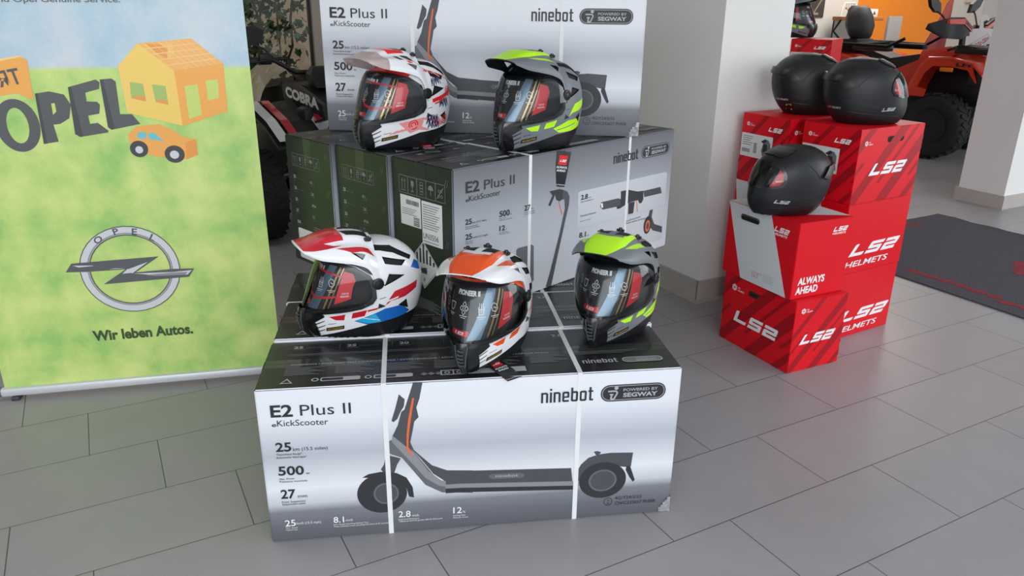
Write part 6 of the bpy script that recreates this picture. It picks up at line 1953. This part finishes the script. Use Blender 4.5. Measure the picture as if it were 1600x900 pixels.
# sports quad on the left, behind the banner
def sport_quad(loc, rz):
    r = empty('quad_bike', loc, rz); tag(r, 'black, red and white sports quad bike standing behind the banner by the window', 'quad bike')
    for x, y in ((0.0, 0.48), (0.0, -0.48), (-1.18, 0.40), (-1.18, -0.40)): wheel(r, x, y, 0.28, 0.20)
    mb = MB(); mb.bbox((-1.1, -0.15, 0.30), (0.05, 0.15, 0.66), Q_blk, 0.04); mb.tube([(-1.18, -0.32, 0.28), (-1.18, 0.32, 0.28)], 0.025, Q_blk); mb.build('frame', r)
    for sd in (1, -1):
        mb = MB()
        for z, x in ((0.26, 0.06), (0.26, -0.10), (0.40, 0.04), (0.40, -0.08)): mb.tube([(x, sd*0.13, z+0.03), (0.0 + x*0.3, sd*0.36, z-0.02)], 0.014, Q_metal)
        mb.build('suspension_arm', r)
        mb = MB(); mb.tube([(0.02, sd*0.28, 0.30), (0.0, sd*0.20, 0.66)], 0.032, Q_blk)
        for k in range(7): mb.tube([(0.02-0.002*k, sd*(0.275-0.010*k), 0.34+0.035*k), (0.02-0.002*k, sd*(0.273-0.010*k), 0.352+0.035*k)], 0.042, Q_metal if k % 2 else Q_blk)
        mb.build('shock_absorber', r)
        mb = MB()
        P = [(-0.34, 0.70), (-0.20, 0.82), (0.0, 0.85), (0.28, 0.77), (0.46, 0.68)]
        y0, y1 = (0.22, 0.50) if sd > 0 else (-0.50, -0.22)
        sheet(mb, P, y0, y1, 0.018, Q_blk, 0.03); f = mb.build('front_fender', r)
        mb = MB(); sheet(mb, [(x, z+0.004) for x, z in P[1:]], sd*0.43 if sd > 0 else -0.49, sd*0.49 if sd > 0 else -0.43, 0.004, Q_white, 0.0); mb.build('white_fender_stripe', r)
        mb = MB(); sheet(mb, [(x, z+0.004) for x, z in P[1:]], sd*0.36 if sd > 0 else -0.41, sd*0.41 if sd > 0 else -0.36, 0.004, Q_redf, 0.0); mb.build('red_fender_stripe', r)
        mb = MB(); sheet(mb, [(-1.55, 0.82), (-1.3, 0.86), (-1.0, 0.80), (-0.85, 0.62)], y0, y1, 0.018, Q_blk); mb.build('rear_fender', r)
        # cowl panel with lettering
        mb = MB(); mb.prism([(-0.16, 0.93), (-0.02, 0.955), (0.14, 0.93), (0.42, 0.86), (0.46, 0.78), (0.30, 0.74), (0.0, 0.76), (-0.14, 0.84)], sd*0.19-0.015, sd*0.19+0.015, Q_blk)
        pc = mb.build('side_cowl', r)
        mb = MB(); mb.prism([(-0.02, 0.775), (0.28, 0.745), (0.42, 0.78), (0.36, 0.80), (0.04, 0.805)], sd*0.206-0.002, sd*0.206+0.002, Q_redf); mb.build('red_cowl_stripe', r)
        mb = MB(); mb.bbox((0.16, sd*0.17-0.095, 0.63), (0.30, sd*0.17+0.095, 0.83), Q_blk, 0.03); mb.lathe([(0.0, 0.305), (0.05, 0.305), (0.072, 0.29), (0.072, 0.26), (0.0, 0.26)], Q_lens, 20, Matrix.Translation((0, sd*0.17, 0.74))); mb.build('headlight', r)
        mb = MB(); mb.tube([(-0.17, sd*0.24, 1.09), (-0.20, sd*0.28, 1.14), (-0.24, sd*0.33, 1.17)], 0.007, Q_blk)
        P = [(-0.12, 0.02), (-0.06, 0.065), (0.06, 0.06), (0.11, 0.0), (0.03, -0.05), (-0.09, -0.045)]
        mb.prism([(sd*p[0], p[1]) for p in P], -0.012, 0.018, Q_blk, 'yz', Matrix.Translation((-0.25, sd*0.37, 1.205)) @ Matrix.Rotation(-0.2*sd, 4, 'X')); mb.build('mirror', r)
    flat_text(r, 'model_lettering', 'COBRA', lambda x, y, a: (-0.10 + 0.48*x, -0.2065, 0.865 - 0.035*x + 0.060*y), Q_white, 4)
    flat_text(r, 'small_lettering', 'ALIGNET', lambda x, y, a: (0.02 + 0.26*x, -0.2085, 0.782 - 0.015*x + 0.022*y), Q_white, 2)
    mb = MB()
    loft(mb, [[(0.24, -0.12, 0.60), (0.24, 0.12, 0.60), (0.22, 0.10, 0.82), (0.22, -0.10, 0.82)], [(0.05, -0.16, 0.60), (0.05, 0.16, 0.60), (0.04, 0.13, 0.93), (0.04, -0.13, 0.93)], [(-0.40, -0.15, 0.62), (-0.40, 0.15, 0.62), (-0.40, 0.12, 0.92), (-0.40, -0.12, 0.92)]], Q_blk)
    mb.build('front_body', r)
    mb = MB(); loft(mb, [[(0.10, -0.08, 0.92), (0.10, 0.08, 0.92), (0.0, 0.09, 0.92), (0.0, -0.09, 0.92)], [(0.04, -0.09, 0.99), (0.04, 0.09, 0.99), (-0.04, 0.09, 1.0), (-0.04, -0.09, 1.0)], [(-0.02, -0.05, 1.035), (-0.02, 0.05, 1.035), (-0.05, 0.05, 1.04), (-0.05, -0.05, 1.04)]], Q_blk); mb.build('instrument_cowl', r)
    mb = MB()
    loft(mb, [[(-0.40, -0.12, 0.70), (-0.40, 0.12, 0.70), (-0.40, 0.09, 0.90), (-0.40, -0.09, 0.90)], [(-0.80, -0.15, 0.66), (-0.80, 0.15, 0.66), (-0.80, 0.12, 0.84), (-0.80, -0.12, 0.84)], [(-1.35, -0.14, 0.72), (-1.35, 0.14, 0.72), (-1.35, 0.10, 0.90), (-1.35, -0.10, 0.90)]], Q_seat)
    mb.build('seat', r)
    mb = MB(); mb.tube([(-0.24, -0.46, 1.06), (-0.18, -0.26, 1.09), (-0.12, -0.12, 1.0), (-0.12, 0.12, 1.0), (-0.18, 0.26, 1.09), (-0.24, 0.46, 1.06)], 0.014, Q_blk); mb.tube([(-0.10, 0, 0.9), (-0.12, 0, 1.0)], 0.03, Q_blk)
    for sd in (1, -1):
        mb.tube([(-0.245, sd*0.50, 1.057), (-0.20, sd*0.34, 1.075)], 0.020, Q_blk); mb.bbox((-0.22, sd*0.29-0.04, 1.05), (-0.15, sd*0.29+0.04, 1.12), Q_blk, 0.012)
        mb.tube([(-0.16, sd*0.46, 1.06), (-0.10, sd*0.30, 1.08)], 0.006, Q_blk)
    mb.build('handlebar', r)
    mb = MB(); mb.tube([(-0.9, -0.20, 0.88), (-1.0, -0.20, 1.02), (-1.02, 0.20, 1.02), (-0.9, 0.20, 0.88)], 0.014, Q_blk); mb.build('grab_rail', r)
    # crumpled clear wrapping over the seat
    wm = mat('crumpled_wrapping', (176, 164, 140), 0.3, spec=0.7)
    mb = MB(); rnd = random.Random(9); vs = []; fs = []; nu, nv = 14, 12
    for j in range(nv+1):
        for i in range(nu+1):
            u, v = i/nu*2-1, j/nv
            vs.append((-0.45-0.45*v + rnd.uniform(-.02, .02), 0.24*math.sin(u*1.5)*1.05 + rnd.uniform(-.012, .012), 0.72 + 0.27*math.cos(u*1.5) + rnd.uniform(-.015, .02)))
    for j in range(nv):
        for i in range(nu): a = j*(nu+1)+i; fs.append((a, a+1, a+nu+2, a+nu+1))
    mb.add(vs, fs, wm, False); mb.build('plastic_wrapping', r)
    nest(r, {'handlebar': ('mirror',), 'seat': ('plastic_wrapping',)})
    for o in list(r.children):
        k = o.name.split('.')[0]
        if k in ('white_fender_stripe', 'red_fender_stripe', 'red_cowl_stripe', 'model_lettering', 'small_lettering'):
            q = [w for w in r.children if w.name.startswith('front_fender' if 'fender' in k else 'side_cowl')]
            o.parent = q[0 if o.data.vertices[0].co.y > 0 else 1]
    return r
SA = math.radians(-52)
sq = sport_quad((0, 0, 0), 0)
off = Matrix.Rotation(SA, 4, 'Z') @ Vector((0, -0.42, 0))
sq.location = Vector((-1.209, 4.979, 0)); sq.rotation_euler = (0, 0, SA)

# ------------------------------------------------------------------ far right: reception desk and odds
desk = empty('reception_desk', room(8.97, 7.45, 0), TH); tag(desk, 'reception desk with a wooden top and grey side panel before the orange wall', 'desk')
D_wood = mat('oak_desk_top', (176, 112, 58), 0.45, noise=0.12, nscale=12); D_grey = mat('grey_laminate_panel', (150, 148, 146), 0.5); D_dark = mat('dark_desk_inside', (44, 40, 40), 0.6)
mb = MB(); mb.bbox((0.55, 0.25, 1.225), (1.17, 0.62, 1.275), D_wood, 0.006); mb.build('desk_top', desk)
mb = MB(); mb.bbox((1.171, 0.16, 0.0), (1.46, 0.20, 1.285), D_grey, 0.004); mb.build('side_panel', desk)
mb = MB(); mb.box((0.55, 0.58, 0.0), (1.17, 0.60, 1.2245), D_dark); mb.box((0.55, 0.30, 0.78), (1.17, 0.575, 0.80), D_grey); mb.box((0.553, 0.25, 0.0), (0.575, 0.575, 1.2245), D_grey); mb.build('carcass', desk)
bx = empty('card_box', room(9.88, 7.78, 1.2755), TH); tag(bx, 'small white box with a green triangle standing on the reception desk', 'box')
mb = MB(); mb.bbox((0, 0, 0), (0.22, 0.14, 0.105), mat('white_card_box', (222, 222, 220), 0.5), 0.004); mb.build('box_body', bx)
pr = Print(lambda u, v, l: (u, -l, v)); pr.poly([(0.115, 0.03), (0.175, 0.03), (0.145, 0.085)], mat('green_triangle', (40, 96, 84), 0.5)); pr.build('triangle_print', bx)
hk = empty('display_stand', room(9.50, 7.92, 1.2755), TH); tag(hk, 'white wire stand with trinkets hanging on it beside the white box', 'stand')
mb = MB(); mw_ = mat('white_wire', (232, 232, 228), 0.4); mb.tube([(0.0, 0, 0.004), (0.02, 0, 0.12), (0.06, 0, 0.185), (0.26, 0, 0.185), (0.32, 0, 0.05), (0.325, 0, 0.004)], 0.010, mw_); mb.box((-0.03, -0.05, 0), (0.03, 0.05, 0.004), mw_); mb.build('wire_frame', hk)
mb = MB()
for k in range(4): mb.tube([(0.10+0.045*k, 0, 0.182), (0.10+0.045*k, 0, 0.12-0.02*(k % 2))], 0.003, mat('gold_trinket', (190, 140, 60), 0.4, 0.5)); mb.lathe([(0, -0.012), (0.014, -0.006), (0.014, 0.006), (0, 0.012)], mat('gold_trinket'), 10, Matrix.Translation((0.10+0.045*k, 0, 0.11-0.02*(k % 2))))
mb.build('trinkets', hk)
po = MB(); po.box((8.2, 8.176, 1.26), (9.45, 8.189, 2.3), mat('dark_brown_poster', (58, 48, 42), 0.5))
po_ = po.build('wall_poster'); po_.matrix_world = ROOM
tag(po_, 'dark brown picture on the light wall behind the farthest grey helmet', 'poster')
pr = Print(lambda u, v, l: (u+1.84, 8.176 - l, v-0.02)); tan = mat('poster_tan', (150, 134, 110), 0.5)
pr.line([(7.05, 1.70), (7.22, 1.36), (7.40, 1.33), (7.56, 1.55)], 0.02, tan); pr.ell(7.36, 1.52, 0.02, 0.02, tan); pr.line([(7.2, 1.33), (7.5, 1.33)], 0.03, tan)
p_ = pr.build('picture_print'); p_.parent = po_
fl_ = empty('draped_cloth', room(10.78, 7.2, 0), TH); tag(fl_, 'maroon cloth draped on a stand before the orange wall behind the quad bike', 'cloth')
M_mar = mat('maroon_cloth', (104, 34, 32), 0.8)
mb = MB(); sec = []
for z, w, t in ((0.02, 0.36, 0.16), (0.5, 0.34, 0.15), (0.95, 0.28, 0.12), (1.25, 0.20, 0.10), (1.45, 0.10, 0.07), (1.52, 0.04, 0.04)):
    sec.append([(w*math.cos(a)*(1+0.10*math.sin(5*a)) + (0.12 if z > 1 else 0.0), t*math.sin(a)*(1+0.2*math.sin(7*a)), z) for a in [2*math.pi*k/28 for k in range(28)]])
loft(mb, sec, M_mar); mb.build('cloth', fl_)
mb = MB(); mb.tube([(0.10, 0, 0.0), (0.12, 0, 1.56)], 0.012, Q_blk); mb.build('stand', fl_)
sw = MB(); sw.bbox((8.82, 0, 0), (8.98, 0.02, 0.12), mat('cream_switch', (214, 206, 190), 0.5), 0.005)
sw2 = sw.build('wall_switch'); sw2.matrix_world = ROOM @ Matrix.Translation((9.264-0.02, 5.90, 1.47)) @ Matrix.Rotation(-math.pi/2, 4, 'Z') @ Matrix.Translation((-8.9, 0, 0))
tag(sw2, 'cream wall switch high on the grey pillar beyond the quad bike', 'switch')

# ------------------------------------------------------------------ outside the window on the left
O_wall = mat('sunny_render', (240, 214, 186), 0.8, noise=0.08, nscale=2)
mb = MB(); mb.box((-9, 9.0, 0), (3.0, 9.2, 4.5), O_wall); structure(mb, 'wall_outside', ROOM)
ivy = empty('climbing_plant', room(1.50, 8.2, 0), TH); tag(ivy, 'climbing plant with green and rusty leaves outside the window at the left', 'plant')
O_st = mat('vine_stem', (84, 66, 48), 0.8)
mb = MB(); rnd = random.Random(11)
stems = []
for k in range(7):
    x = -0.50 + 0.13*k; P = [(x, rnd.uniform(-.05, .05), 0)]
    for z in np.linspace(0.25, 3.0, 12): P.append((P[-1][0]+rnd.uniform(-.08, .08), rnd.uniform(-.10, .10), float(z)))
    stems.append(P); mb.tube(P, 0.012, O_st, 6)
mb.build('stems', ivy)
lm_ = [mat('vine_leaf_green', (58, 88, 42), 0.5), mat('vine_leaf_dark', (40, 60, 36), 0.5), mat('vine_leaf_rust', (128, 66, 44), 0.55)]
mb = MB()
for P in stems:
    for k in range(330):
        q = P[rnd.randrange(3, len(P))]; c = Vector((q[0]+rnd.gauss(0, .12), q[1]+rnd.gauss(0, .10), q[2]+rnd.uniform(-.15, .15)))
        s_ = rnd.uniform(.05, .10)
        R_ = Matrix.Rotation(rnd.uniform(0, 6.3), 4, 'Z') @ Matrix.Rotation(rnd.uniform(-.9, .9), 4, 'X') @ Matrix.Rotation(rnd.uniform(0, 6.3), 4, 'Y')
        L = [(0, 0, 0), (.5, .05, .45), (.25, .1, .55), (.3, 0, 1.0), (0, -.08, .8), (-.3, 0, 1.0), (-.25, .1, .55), (-.5, .05, .45)]
        m = lm_[2] if (q[2] > 1.9 and rnd.random() < .55) else lm_[rnd.randrange(2)]
        mb.add([tuple(c + R_ @ (Vector(v)*s_)) for v in L], [(0, 1, 2, 4), (2, 3, 4), (0, 4, 6, 7), (4, 5, 6)], m)
lv = mb.build('leaves', ivy); lv['kind'] = 'stuff'
mb = MB(); mb.tube([(0.20, -0.28, 0.0), (0.18, -0.28, 3.2)], 0.008, O_st); mb.build('support_wire', ivy)
